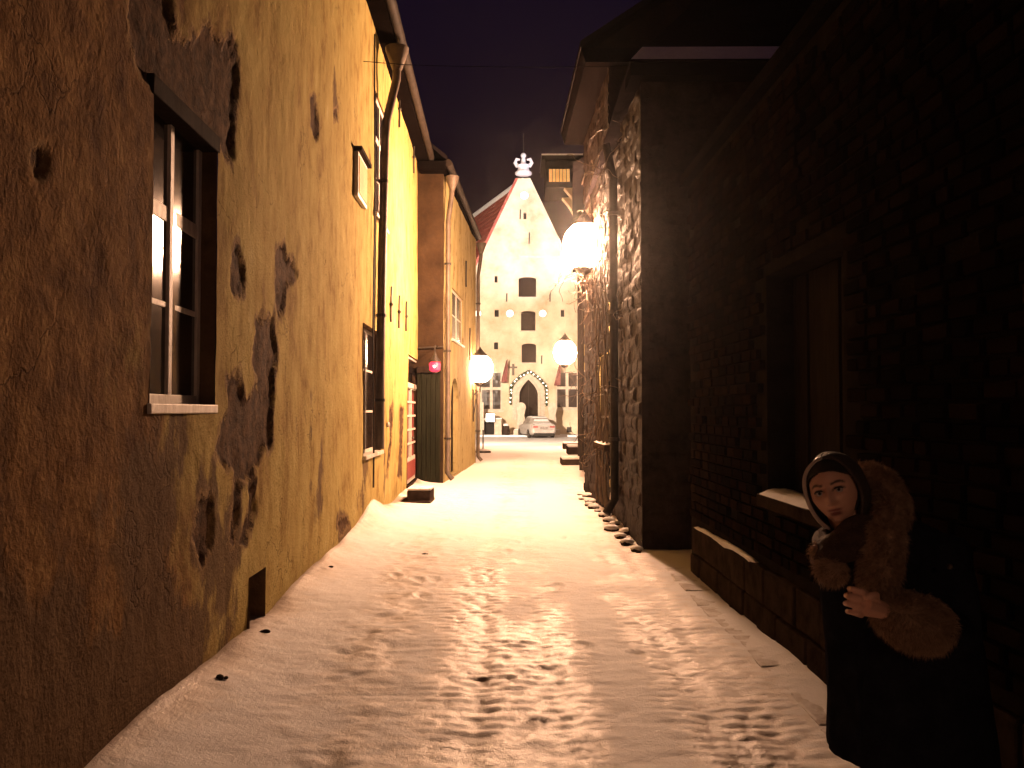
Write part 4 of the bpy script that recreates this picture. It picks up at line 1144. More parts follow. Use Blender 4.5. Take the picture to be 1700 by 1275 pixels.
# courses of tiles on the slope that shows
for k in range(1, 26):
    t = k / 26
    a_ = vs2[0].lerp(vs2[1], t) + Vector((-0.06, 0.02, 0.03)); b_ = vs2[3].lerp(vs2[4], t) + Vector((-0.06, 0, 0.03))
    MB().tube([a_, b_], 0.055, 5).build('tile_course', TILE, roof_g)
MB().tube([vs2[1] + Vector((0, 0.3, 0.1)), vs2[4] + Vector((0, 0, 0.1))], 0.24, 8).build('ridge_snow', SNOW, roof_g, smooth=True)
MB().bb(exl + 0.3, exr - 0.3, GY + 0.6, GY + 20, GZ - 0.2, ezl - 0.3).build('side_wall', LIMEWASH, gh)
# crowning finial of the gable
WHITEST = pmat('white_stone', (0.66, 0.64, 0.66), (0.8, 0.78, 0.8), 0.7, 5.0, 20.0, 0.3)
x, zb = G(869, 291); _, zt_ = G(869, 254)
k = (zt_ - zb)
fin = MB(); fin.lathe([(0.42, 0.0), (0.62, 0.05 * k), (0.62, 0.14 * k), (0.46, 0.2 * k), (0.40, 0.34 * k), (0.5, 0.40 * k), (0.5, 0.46 * k), (0.2, 0.52 * k), (0.14, 0.78 * k), (0.1, 0.8 * k)], (x, GY + 0.1, zb), 12)
fin.ball((x, GY + 0.1, zb + 0.9 * k), 0.21, 10, 8)
fo = fin.build('finial', WHITEST, gh, smooth=True)
for s_ in (-1, 1):
    pts = [(x + s_ * 0.42, GY + 0.1, zb + 0.42 * k), (x + s_ * 0.62, GY + 0.1, zb + 0.58 * k), (x + s_ * 0.50, GY + 0.1, zb + 0.74 * k), (x + s_ * 0.26, GY + 0.1, zb + 0.72 * k)]
    MB().tube(pts, [0.17, 0.14, 0.13, 0.07], 8).build('scroll', WHITEST, fo, smooth=True)
MB().tube([(x, GY + 0.1, zb + k), (x, GY + 0.1, zb + 1.9 * k)], 0.03, 5).build('spike', IRON, fo)

# ------------------------------------------------------------------ in front of the hall
pav = MB().bb(-16, 16, 61.6, GY + 0.3, GZ - 0.2, GZ + 0.16).build('pavement', SNOW, None, (0, 62, GZ), bevel=0.04)
tag(pav, kind='structure')
# carved slabs of the perron
for k, (pxx, lab, yy) in enumerate([(865, 'tall carved stone slab with round head left of the pointed portal', 62.3), (917, 'carved stone slab with round head right of the portal behind the car', 62.3)]):
    c0 = at(pxx, 700, yy); zt_ = at(pxx, 668, yy).z; zb = GZ + 0.15
    hw = 0.34
    pts = [(-hw * 0.95, zb), (hw * 0.95, zb), (hw * 0.8, zt_ - 1.1)] + [(hw * (0.80 - 0.12 * math.sin(t)), zt_ - 1.1 + 0.35 * t / math.pi) for t in np.linspace(0, math.pi, 4)[1:]] + \
          [(hw * 1.05 * math.cos(t), zt_ - 0.36 + 0.36 * math.sin(t)) for t in np.linspace(-0.5, math.pi + 0.5, 13)] + [(-hw * 0.8, zt_ - 0.75), (-hw * 0.8, zt_ - 1.1)]
    t_ = thing('carved_slab', lab, 'stone slab', (c0.x, yy, zb), 'slabs beside the portal steps')
    MB().plate(pts, [], lambda u, v_: (c0.x + u, yy, v_), (0, 0.3, 0)).build('slab', PALESTONE, t_, bevel=0.03)
    MB().plate([(0.24 * math.cos(t), zt_ - 0.36 + 0.24 * math.sin(t)) for t in np.linspace(0, 2 * math.pi, 15)[:-1]], [], lambda u, v_: (c0.x + u, yy - 0.035, v_), (0, 0.034, 0)).build('round_relief', PALESTONE, t_)
    MB().bb(c0.x - 0.55, c0.x + 0.55, yy - 0.15, yy + 0.5, zb - 0.02, zb + 0.35).build('plinth', PALESTONE, t_, bevel=0.03)
    MB().bb(c0.x - 0.5, c0.x + 0.5, yy - 0.10, yy - 0.001, zb + 0.351, zb + 0.40).build('snow_cap', SNOW, t_, bevel=0.02)
for k in range(3):
    MB_ = MB().bb(G(862, 0)[0] - 0.3 + 0.0, G(893, 0)[0] + 0.3, 62.6 + 0.35 * k, GY, GZ + 0.15 + 0.15 * k, GZ + 0.30 + 0.15 * k)
    MB_.build('portal_step', PALESTONE, gh, bevel=0.01)

# garland of bulbs over the portal
GREEN = pmat('fir_garland', (0.012, 0.022, 0.01), (0.035, 0.055, 0.022), 0.8, 20.0, 60.0, 0.8)
BULB = emat('garland_bulb_glow', (1.0, 0.86, 0.66), 9.0)
xm = (port[0][0] + port[1][0]) / 2; zb = port[0][1]
gpts = [sc_(p, 0.62) for p in (port[1:] + [port[0]])]
gpts = [(p[0], GY - 0.16, p[1]) for p in gpts]
gpts[0] = (gpts[0][0], GY - 0.16, G(0, 672)[1]); gpts[-1] = (gpts[-1][0], GY - 0.16, G(0, 672)[1])
gar = thing('garland', 'fir garland with glowing bulbs arched over the pointed portal', 'garland', (xm, GY - 0.16, zb))
gl = MB(); gl.tube(gpts, 0.085, 6)
dense = []
for a_, b_ in zip(gpts[:-1], gpts[1:]):
    for t in np.linspace(0, 1, 6)[:-1]: dense.append(Vector(a_).lerp(Vector(b_), t))
for p in dense:
    for q in range(9):
        d_ = Vector((random.gauss(0, 1), random.gauss(0, 0.6), random.gauss(0, 1))); d_.normalize()
        s2 = d_.cross(Vector((0, 1, 0.3))); s2.normalize()
        gl.add([p + s2 * 0.03, p - s2 * 0.03, p + d_ * 0.20], [(0, 1, 2)])
tag(gl.build('fir_twigs', GREEN, gar, fix=False), kind='stuff')
tot = 0.0; nxt = 0.2
for a_, b_ in zip(gpts[:-1], gpts[1:]):
    a_, b_ = Vector(a_), Vector(b_); L_ = (b_ - a_).length
    while nxt < tot + L_:
        p = a_.lerp(b_, (nxt - tot) / L_) + Vector((random.uniform(-0.06, 0.06), -0.12, random.uniform(-0.06, 0.06)))
        MB().ball(p, 0.042, 8, 6).build('bulb', BULB, gar, smooth=True)
        nxt += 0.30
    tot += L_

# two pennants on slanted poles beside the windows
FLAG = pmat('dark_red_cloth', (0.16, 0.04, 0.04), (0.26, 0.09, 0.08), 0.8, 4.0, 20.0, 0.2)
for (pxx, pyt, pyb, lab) in [(842, 598, 635, 'dark red folded flag on the hall beside the left cross window'), (930, 604, 640, 'dark red folded flag on the hall by the right cross window')]:
    a_ = at(pxx, pyt, 63.3); b_ = at(pxx - 5, pyb, 63.6)
    t_ = thing('flag', lab, 'flag', (b_.x, 63.6, b_.z), 'flags on the hall front')
    MB().tube([(a_.x + 0.02, 63.2, a_.z + 0.05), (a_.x - 0.12, GY, b_.z + 0.6)], 0.025, 6).build('flag_pole', IRON, t_)
    fl = MB(); pr = []
    for i, t in enumerate(np.linspace(0, 1, 8)):
        wd_ = 0.03 + 0.20 * t ** 0.8
        cx2 = a_.x + (b_.x - a_.x) * t; cz2 = a_.z + (b_.z - a_.z) * t; yy = 63.25 + 0.3 * t
        pr.append([(cx2 - wd_, yy + 0.06, cz2), (cx2 - wd_ * 0.3, yy - 0.05, cz2), (cx2 + wd_ * 0.3, yy + 0.04, cz2), (cx2 + wd_, yy - 0.04, cz2 + 0.02)])
    vs2 = [p for r_ in pr for p in r_]
    fl.add(vs2, [(i * 4 + j, i * 4 + j + 1, (i + 1) * 4 + j + 1, (i + 1) * 4 + j) for i in range(7) for j in range(3)])
    fo_ = fl.build('cloth', FLAG, t_, smooth=True, angle=80)
    so = fo_.modifiers.new('thick', 'SOLIDIFY'); so.thickness = 0.02

# cellar entrance under the left window with its lit sign
ce = thing('cellar_entrance', 'boxed cellar entrance with open dark doorway below the left cross window', 'entrance', (at(814, 0, 63).x, 62.6, GZ + 0.15))
a_ = at(798, 718, 62.6); b_ = at(833, 698, 62.6)
MB().bb(a_.x, b_.x, 62.6, GY, b_.z, b_.z + 0.10).build('canopy', PALESTONE, ce, bevel=0.02)
MB().bb(a_.x, b_.x, 62.58, GY, b_.z + 0.101, b_.z + 0.17).build('canopy_snow', SNOW, ce, bevel=0.02)
c_ = at(804, 0, 62.6).x; d_ = at(821, 0, 62.6).x
MB().bb(a_.x + 0.02, c_, 62.65, GY, GZ + 0.14, b_.z - 0.001).build('side_pier', PALESTONE, ce)
MB().bb(d_, b_.x - 0.02, 62.65, GY, GZ + 0.14, b_.z - 0.001).build('side_pier', PALESTONE, ce)
MB().bb(c_, d_, 63.3, GY, GZ + 0.14, b_.z - 0.001).build('doorway', DARKROOM, ce)
e_ = at(796, 668, 62.7); f_ = at(803, 695, 62.7)
MB().bb(e_.x, f_.x, 62.4, 62.55, f_.z, e_.z).build('side_board', PALESTONE, ce)
p0 = at(807, 700, 62.3); p1 = at(821, 687, 62.3)
sg = thing('lit_sign', 'small blank glowing sign box over the cellar entrance', 'sign', (p0.x, 62.3, p0.z))
MB().bb(p0.x - 0.03, p1.x + 0.03, 62.3, 62.55, p0.z - 0.03, p1.z + 0.03).build('box', IRON, sg)
MB().bb(p0.x, p1.x, 62.28, 62.299, p0.z, p1.z).build('face', emat('sign_glow', (1.0, 0.95, 0.82), 5.0), sg)
# dark cellar grating low on the right
p0 = at(941, 719, 63.9); p1 = at(949, 710, 63.9)
MB().bb(p0.x, p1.x, GY - 0.03, GY - 0.001, p0.z + 0.05, p1.z + 0.05).build('cellar_vent', IRON, gh)
# rounded stone bollard by the slabs
p0 = at(840, 720, 62.0)
bo = thing('bollard', 'stubby round stone bollard between cellar entrance and carved slab', 'bollard', (p0.x, 62.0, GZ + 0.15))
MB().lathe([(0.26, 0), (0.27, 0.3), (0.24, 0.62), (0.14, 0.76), (0.02, 0.80)], (p0.x, 62.0, GZ + 0.15), 12).build('shaft', STONE, bo, smooth=True)
MB().lathe([(0.22, 0.66), (0.15, 0.79), (0.03, 0.84)], (p0.x, 62.0, GZ + 0.15), 12).build('snow_cap', SNOW, bo, smooth=True)

# sign post with snowy round foot in the middle distance
SPY = 33.0
pb_ = at(802, 750, SPY); pt_ = at(803, 715, SPY)
g = float(g0(SPY)) + 0.03
po = thing('post', 'thin iron post on a snowy round foot beside the left corner house', 'post', (pb_.x, SPY, g))
MB().tube([(pb_.x, SPY, g), (pb_.x, SPY, pt_.z)], 0.025, 8).build('pole', IRON, po)
MB().lathe([(0.30, 0.0), (0.30, 0.06), (0.22, 0.10), (0.05, 0.12)], (pb_.x, SPY, g - 0.01), 16).build('foot', STONE, po, smooth=True)
MB().lathe([(0.27, 0.075), (0.20, 0.125), (0.04, 0.15)], (pb_.x, SPY, g), 16).build('snow_cap', SNOW, po, smooth=True)
MB().ball((pb_.x, SPY, pt_.z), 0.04, 8, 6).build('knob', IRON, po, smooth=True)

# ------------------------------------------------------------------ snowy parked car
PAINT = pmat('frosted_silver_paint', (0.36, 0.33, 0.31), (0.52, 0.49, 0.46), 0.4, 3.0, 60.0, 0.15, metal=0.2)
CARGLASS = pmat('frosted_car_glass', (0.10, 0.08, 0.07), (0.36, 0.32, 0.29), 0.5, 3.0, 60.0, 0.2)
RUBBER = pmat('tyre_rubber', (0.012, 0.011, 0.010), (0.03, 0.028, 0.026), 0.85, 8.0, 40.0, 0.3)
TAIL = pmat('tail_lamp_red', (0.30, 0.012, 0.012), (0.42, 0.03, 0.025), 0.3, 4.0, 20.0, 0.0)
CARY = 58.6
cp_ = at(903, 727, CARY)
car = thing('parked_car', 'snow dusted silver saloon parked before the portal, tail to the lane', 'car', (cp_.x, CARY + 2.0, GZ))
hd = math.radians(13.0)
gzc = float(g0(CARY)) + 0.03
def C(u, v_, z):          # u along the car from tail (0) to nose (4.5), v_ to its right
    return (cp_.x - math.sin(hd) * u + math.cos(hd) * v_, CARY + math.cos(hd) * u + math.sin(hd) * v_, gzc + z)
secs = [  # u, half width at bottom, waist, top; z bottom, waist, shoulder, top
    (0.00, 0.70, 0.78, 0.66, 0.34, 0.62, 0.86, 0.90), (0.12, 0.76, 0.86, 0.72, 0.26, 0.62, 0.92, 0.97), (0.60, 0.80, 0.89, 0.74, 0.22, 0.62, 0.94, 1.00),
    (1.2, 0.80, 0.90, 0.76, 0.22, 0.62, 0.94, 0.99), (2.8, 0.80, 0.90, 0.76, 0.22, 0.62, 0.92, 0.97), (3.4, 0.80, 0.89, 0.72, 0.22, 0.60, 0.86, 0.90),
    (4.2, 0.76, 0.84, 0.62, 0.24, 0.56, 0.74, 0.78), (4.5, 0.62, 0.68, 0.50, 0.32, 0.52, 0.64, 0.66)]
def loft(rows):
    n_ = len(rows[0]); vs = [p for r_ in rows for p in r_]
    fs = [(i * n_ + k, i * n_ + (k + 1) % n_, (i + 1) * n_ + (k + 1) % n_, (i + 1) * n_ + k) for i in range(len(rows) - 1) for k in range(n_)]
    fs += [tuple(range(n_ - 1, -1, -1)), tuple((len(rows) - 1) * n_ + k for k in range(n_))]
    return MB().add(vs, fs)
rows = []
for (u, wb, ww, wt, zb, zw, zs_, zt_) in secs:
    rows.append([C(u, -wb, zb), C(u, wb, zb), C(u, ww, zb + 0.12), C(u, ww + 0.01, zw), C(u, ww - 0.03, zs_), C(u, wt, zt_), C(u, -wt, zt_), C(u, -ww + 0.03, zs_), C(u, -ww - 0.01, zw), C(u, -ww, zb + 0.12)])
body = loft(rows).build('body', PAINT, car, smooth=True, angle=50)
cab = []
for (u, wb, wt, z0_, z1_) in [(0.55, 0.70, 0.60, 0.96, 1.0), (1.15, 0.74, 0.56, 0.96, 1.36), (1.7, 0.75, 0.58, 0.96, 1.43), (2.5, 0.75, 0.58, 0.96, 1.40), (3.45, 0.70, 0.62, 0.88, 0.92)]:
    cab.append([C(u, -wb, z0_), C(u, wb, z0_), C(u, wt, z1_), C(u, -wt, z1_)])
cb_ = loft(cab).build('cabin', PAINT, car, smooth=True, angle=30)
def carquad(name, pts, mat_, par): 
    o = MB().add(pts, [tuple(range(len(pts)))]).build(name, mat_, par, fix=False); return o
carquad('rear_window', [C(0.60, -0.60, 1.01), C(0.60, 0.60, 1.01), C(1.10, 0.48, 1.345), C(1.10, -0.48, 1.345)], CARGLASS, cb_)
for s_ in (-1, 1):
    carquad('side_window', [C(1.15, s_ * 0.755, 1.0), C(2.1, s_ * 0.762, 1.0), C(2.05, s_ * 0.60, 1.37), C(1.45, s_ * 0.60, 1.36)], CARGLASS, cb_)
    carquad('side_window', [C(2.16, s_ * 0.762, 1.0), C(3.1, s_ * 0.75, 0.97), C(2.55, s_ * 0.60, 1.36), C(2.11, s_ * 0.60, 1.37)], CARGLASS, cb_)
    MB().hexa([C(-0.015, s_ * 0.42, 0.72), C(-0.015, s_ * 0.74, 0.72), C(0.14, s_ * 0.86, 0.72), C(0.2, s_ * 0.42, 0.72), C(0.01, s_ * 0.42, 0.86), C(0.01, s_ * 0.72, 0.86), C(0.16, s_ * 0.86, 0.86), C(0.2, s_ * 0.42, 0.86)]).build('tail_lamp', TAIL, car)
    for u in (0.85, 3.55):
        c_ = Vector(C(u, s_ * 0.84, 0.31)); ax = Vector(C(u, s_, 0.31)) - Vector(C(u, 0, 0.31))
        wl = MB()
        wl.tube([c_ - ax * 0.12, c_ - ax * 0.05, c_ + ax * 0.05, c_ + ax * 0.085], [0.30, 0.32, 0.32, 0.27], 18)
        wo = wl.build('wheel', RUBBER, car, smooth=True)
        MB().tube([c_ + ax * 0.06, c_ + ax * 0.092], [0.20, 0.18], 14).build('rim', ZINC, wo)
    MB().box(C(2.75, s_ * 0.98, 0.98), (0.16, 0.10, 0.12), rz=hd).build('wing_mirror', PAINT, car, bevel=0.02)
MB().hexa([C(-0.05, -0.72, 0.34), C(-0.05, 0.72, 0.34), C(0.1, 0.74, 0.34), C(0.1, -0.74, 0.34), C(-0.04, -0.72, 0.56), C(-0.04, 0.72, 0.56), C(0.1, 0.74, 0.56), C(0.1, -0.74, 0.56)]).build('bumper', PAINT, car, bevel=0.03)
carquad('number_plate', [C(-0.02, -0.26, 0.63), C(-0.02, 0.26, 0.63), C(-0.012, 0.26, 0.74), C(-0.012, -0.26, 0.74)], CARGLASS, car)
MB().hexa([C(0.0, -0.7, 0.14), C(0.0, 0.7, 0.14), C(0.4, 0.7, 0.14), C(0.4, -0.7, 0.14), C(0.0, -0.7, 0.36), C(0.0, 0.7, 0.36), C(0.4, 0.7, 0.36), C(0.4, -0.7, 0.36)]).build('under_tray', RUBBER, car)
sr = [[C(1.12, -0.5, 1.365), C(1.12, 0.5, 1.365), C(1.14, 0.48, 1.40), C(1.14, -0.48, 1.40)], [C(1.7, -0.56, 1.435), C(1.7, 0.56, 1.435), C(1.7, 0.52, 1.49), C(1.7, -0.52, 1.49)], [C(2.5, -0.56, 1.405), C(2.5, 0.56, 1.405), C(2.48, 0.52, 1.45), C(2.48, -0.52, 1.45)]]
loft(sr).build('roof_snow', SNOW, cb_, smooth=True)
loft([[C(0.03, -0.62, 0.93), C(0.03, 0.62, 0.93), C(0.05, 0.6, 0.955), C(0.05, -0.6, 0.955)], [C(0.52, -0.66, 1.0), C(0.52, 0.66, 1.0), C(0.52, 0.62, 1.035), C(0.52, -0.62, 1.035)]]).build('boot_snow', SNOW, body, smooth=True)
carquad('rear_window_snow', [C(0.62, -0.58, 1.03), C(0.62, 0.58, 1.03), C(0.98, 0.50, 1.275), C(0.98, -0.44, 1.27)], SNOW, cb_)
# ------------------------------------------------------------------ lanterns
def lantern(pos, wall, strength, label, s=1.0):
    pos = Vector(pos); wall = Vector(wall)
    t_ = thing('wall_lantern', label, 'lantern', wall, 'wall lanterns along the lane')
    gm = emat('lantern_glow', LAMP_COL, strength, True)
    MB().ball(pos, (0.225 * s, 0.225 * s, 0.25 * s), 16, 10).build('globe', gm, t_, smooth=True)
    MB().lathe([(0.12 * s, 0.212 * s), (0.125 * s, 0.225 * s), (0.11 * s, 0.25 * s), (0.08 * s, 0.275 * s), (0.05 * s, 0.31 * s), (0.02 * s, 0.35 * s), (0.008, 0.38 * s)], pos, 20).build('cap', IRON, t_, smooth=True)
    MB().lathe([(0.03 * s, -0.31 * s), (0.07 * s, -0.28 * s), (0.12 * s, -0.235 * s)], pos, 12).build('foot', IRON, t_)
    h = pos + Vector((0, 0, -0.30 * s))
    wl = wall
    d_ = wl - h
    br = MB()
    br.tube([h, h + Vector((0, 0, -0.10 * s)), h + d_ * 0.45 + Vector((0, 0, -0.22 * s)), Vector((wl.x, wl.y, h.z - 0.16 * s))], 0.018, 8)
    br.tube([h + d_ * 0.25 + Vector((0, 0, -0.2 * s)), h + d_ * 0.6 + Vector((0, 0, -0.42 * s)), Vector((wl.x, wl.y, h.z - 0.5 * s))], 0.014, 6)
    sc2 = [h + d_ * (0.62 + 0.10 * math.cos(q)) + Vector((0, 0, -0.30 * s + 0.07 * math.sin(q))) for q in np.linspace(0, 5.4, 14)]
    br.tube(sc2, 0.010, 6)
    br.build('bracket', IRON, t_, smooth=True)
    MB().box((wl.x, wl.y, h.z - 0.33 * s), (0.03, 0.09, 0.55 * s)).build('wall_plate', IRON, t_, bevel=0.006)
    return t_

LMY = 15.5
LP = at(970, 408, LMY)
lantern(LP, (PR.x(LMY) - 0.035, LMY, LP.z), LAMP_MAIN, 'large glowing lantern on the right stone houses, nearest of three', 1.7)
L2 = at(797, 612, 25.2)
lantern(L2, (P2.x(25.2) + 0.02, 25.2, L2.z), LAMP_CORNER, 'glowing lantern on the corner house at the left end of the lane', 1.7)
L3 = at(938, 585, 39.0)
lantern(L3, (PF.x(39.0) - 0.04, 39.0, L3.z), LAMP_FAR, 'far glowing lantern on the right in front of the hall', 2.3)

# assumed unseen lantern added behind the viewpoint, on the brick house, lighting the person
lantern((X1(-5.0, 0.42), -5.0, 3.3), (X1(-5.0, 0.0), -5.0, 3.3), 58.0, 'assumed unseen lantern behind the viewpoint on the brick house, added to light the person', 1.0)
# small red hanging lantern
RY = 17.9
rp_ = at(722, 608, RY)
rl = thing('red_lantern', 'small red glass lantern hanging before the green gate', 'lantern', (rp_.x, RY, rp_.z))
MB().lathe([(0.05, -0.12), (0.11, -0.08), (0.12, 0.05), (0.09, 0.09)], rp_, 10).build('glass', emat('red_lantern_glow', (1.0, 0.03, 0.07), 2.4), rl, smooth=True)
MB().lathe([(0.13, 0.09), (0.12, 0.11), (0.05, 0.2), (0.03, 0.26), (0.01, 0.28)], rp_, 10).build('cap', IRON, rl, smooth=True)
MB().lathe([(0.02, -0.16), (0.06, -0.13), (0.055, -0.12)], rp_, 10).build('foot', IRON, rl)
MB().ball((rp_.x, RY - 0.115, rp_.z - 0.01), 0.03, 8, 6).build('flame_spot', emat('flame_glow', (1.0, 0.7, 0.6), 6.0), rl, smooth=True)
MB().tube([rp_ + Vector((0, 0, 0.27)), rp_ + Vector((0, 0.02, 0.42)), rp_ + Vector((-0.02, 0.4, 0.46)), (rp_.x - 0.02, 18.68, rp_.z + 0.46)], 0.012, 6).build('bracket', IRON, rl)

# unseen floodlights, assumed on house ends facing the square to light the hall gable
def flood(loc, tgt, power, col, ang, label):
    loc = Vector(loc); tgt = Vector(tgt)
    t_ = thing('assumed_floodlight', label, 'assumed_floodlight', loc, 'assumed floodlights on house ends facing the square')
    d_ = (tgt - loc).normalized()
    MB().tube([loc - d_ * 0.25, loc - d_ * 0.2, loc + d_ * 0.05, loc + d_ * 0.06], [0.08, 0.16, 0.2, 0.2], 12).build('housing', IRON, t_)
    MB().tube([loc - d_ * 0.15, loc - d_ * 0.15 + Vector((0, -0.35, -0.1))], 0.03, 6).build('arm', IRON, t_)
    ld = bpy.data.lights.new('assumed_flood_beam', 'SPOT'); ld.energy = power; ld.color = col; ld.spot_size = math.radians(ang); ld.spot_blend = 0.6; ld.shadow_soft_size = 0.12
    lo = bpy.data.objects.new('assumed_flood_beam', ld); COL.objects.link(lo)
    lo.parent = t_; lo.location = d_ * 0.12
    lo.rotation_euler = d_.to_track_quat('-Z', 'Y').to_euler()
flood((-9.0, 26.2, 6.6), (0.0, 62.0, 5.5), FLOOD_WARM, (1.0, 0.75, 0.54), 52, 'assumed unseen flood lamp round the corner house end, added to light the hall')
flood((7.0, 45.7, 8.6), (0.2, 64.0, 16.5), FLOOD_COOL, (0.9, 0.82, 1.0), 42, 'assumed unseen flood lamp on the warehouse end, added to light the gable top')

# overhead wire across the lane
w0 = at(690, 104, 11.0); w1 = at(1330, 108, 11.0)
wp = [(PL.x(11.0), 11.0, w0.z + 0.02)] + [Vector((PL.x(11.0) + (3.4 - PL.x(11.0)) * t, 11.0, w0.z - 0.35 * (t - t * t) + 0.05 * t)) for t in np.linspace(0.1, 0.9, 9)] + [(3.4, 11.0, w0.z + 0.05)]
tag(MB().tube(wp, 0.005, 5).build('overhead_wire', EAVEWOOD, None, (0, 11, w0.z), smooth=True), 'thin dark wire strung across the lane below the sky', 'wire')

# bare creeper tangled round the nearest lantern
VINE = pmat('dry_creeper', (0.05, 0.032, 0.02), (0.12, 0.08, 0.05), 0.6, 9.0, 30.0, 0.3)
vt = thing('creeper', 'bare dry creeper tangled under the nearest glowing lantern', 'creeper', (PR.x(13.6), 13.6, 0.3))
rv = random.Random(5)
def vine(p, d_, n, step, wob, r_, droop):
    pts = [Vector(p)]; d_ = Vector(d_)
    for k in range(n):
        d_ = (d_ + Vector((rv.gauss(0, wob), rv.gauss(0, wob), rv.gauss(0, wob) - droop))).normalized()
        q = pts[-1] + d_ * step
        q.x = min(q.x, PR.x(q.y) - 0.03)
        pts.append(q)
    return pts
for k in range(5):
    y0_ = 13.3 + 0.35 * k
    base = [(PR.x(y0_) - 0.05, y0_, 0.1)]
    x_ = Vector(base[0]); pts = [x_]
    for j in range(24):
        x_ = x_ + Vector((rv.uniform(-0.015, 0.015), rv.uniform(-0.07, 0.07), 0.19)); x_.x = PR.x(x_.y) - rv.uniform(0.04, 0.09); pts.append(x_.copy())
    MB().tube(pts, [0.022 * (1 - 0.6 * j / 24) for j in range(25)], 5).build('stem', VINE, vt, smooth=True)
tw = MB()
for k in range(34):
    a_ = rv.uniform(0, 6.28)
    p = LP + Vector((rv.uniform(-0.28, 0.38), rv.uniform(-0.35, 0.3), rv.uniform(-0.62, -0.28)))
    tw.tube(vine(p, (math.cos(a_), math.sin(a_) * 0.5, rv.uniform(-0.6, 0.3)), 14, 0.05, 0.42, 0.006, 0.08), 0.0055, 4)
for k in range(90):
    y_ = rv.uniform(11.6, 16.5); z = rv.uniform(0.8, 5.8)
    p = (PR.x(y_) - 0.06, y_, z)
    tw.tube(vine(p, (-0.3, rv.uniform(-0.5, 0.5), rv.uniform(-1, 0.4)), 11, 0.06, 0.35, 0.006, 0.10), 0.005, 4)
tag(tw.build('twigs', VINE, vt, fix=False), kind='stuff')
# ------------------------------------------------------------------ woman leaning in from the right wall
SKIN_A = (0.56, 0.33, 0.235)
m, nt, bs = new_mat('skin')
v = mapped(nt)
at_l = N(nt, 'ShaderNodeAttribute', _attribute_name='lip')
at_b = N(nt, 'ShaderNodeAttribute', _attribute_name='brow')
c = ramp(nt, noise(nt, v, 30.0, 4.0, 0.6), [(0.3, (0.72, 0.40, 0.27)), (0.7, (0.79, 0.47, 0.33))])
c = mix(nt, at_l.outputs['Fac'], c, (0.30, 0.085, 0.07))
c = mix(nt, at_b.outputs['Fac'], c, (0.035, 0.02, 0.015))
nt.links.new(c, bs.inputs['Base Color'])
bs.inputs['Roughness'].default_value = 0.5
SKIN = m
COAT = pmat('dark_wool', (0.010, 0.011, 0.016), (0.022, 0.023, 0.030), 0.95, 12.0, 90.0, 0.4, spec=0.0)
SCARF = pmat('brown_knit', (0.055, 0.032, 0.024), (0.11, 0.068, 0.05), 0.9, 25.0, 130.0, 0.7, spec=0.2)
RIMM = pmat('hood_rim_light', (0.40, 0.33, 0.28), (0.55, 0.47, 0.40), 0.8)
HOODM = pmat('hood_cloth', (0.045, 0.03, 0.024), (0.085, 0.06, 0.046), 0.8, 20.0, 120.0, 0.4)
HAIR = pmat('dark_hair', (0.012, 0.008, 0.006), (0.03, 0.02, 0.014), 0.45, 30.0, 80.0, 0.5, (12, 12, 1))
FUR = pmat('brown_fur', (0.20, 0.12, 0.07), (0.52, 0.35, 0.22), 0.75, 40.0, 60.0, 0.3)
EYEW = pmat('eye_white', (0.42, 0.36, 0.32), (0.5, 0.44, 0.40), 0.25, 5.0, 20.0, 0.0)
IRIS = pmat('dark_iris', (0.018, 0.010, 0.007), (0.03, 0.017, 0.01), 0.12, 5.0, 20.0, 0.0)
BOOT = pmat('boot_leather', (0.012, 0.010, 0.009), (0.025, 0.02, 0.018), 0.5)

HY_ = 2.92
HC = at(1386, 815, HY_)                       # centre of the head
pers = thing('person', 'person in dark long coat, hood and fur collar leaning beside the right wall', 'person', (1.34, 3.0, snow1(1.34, 3.0)))

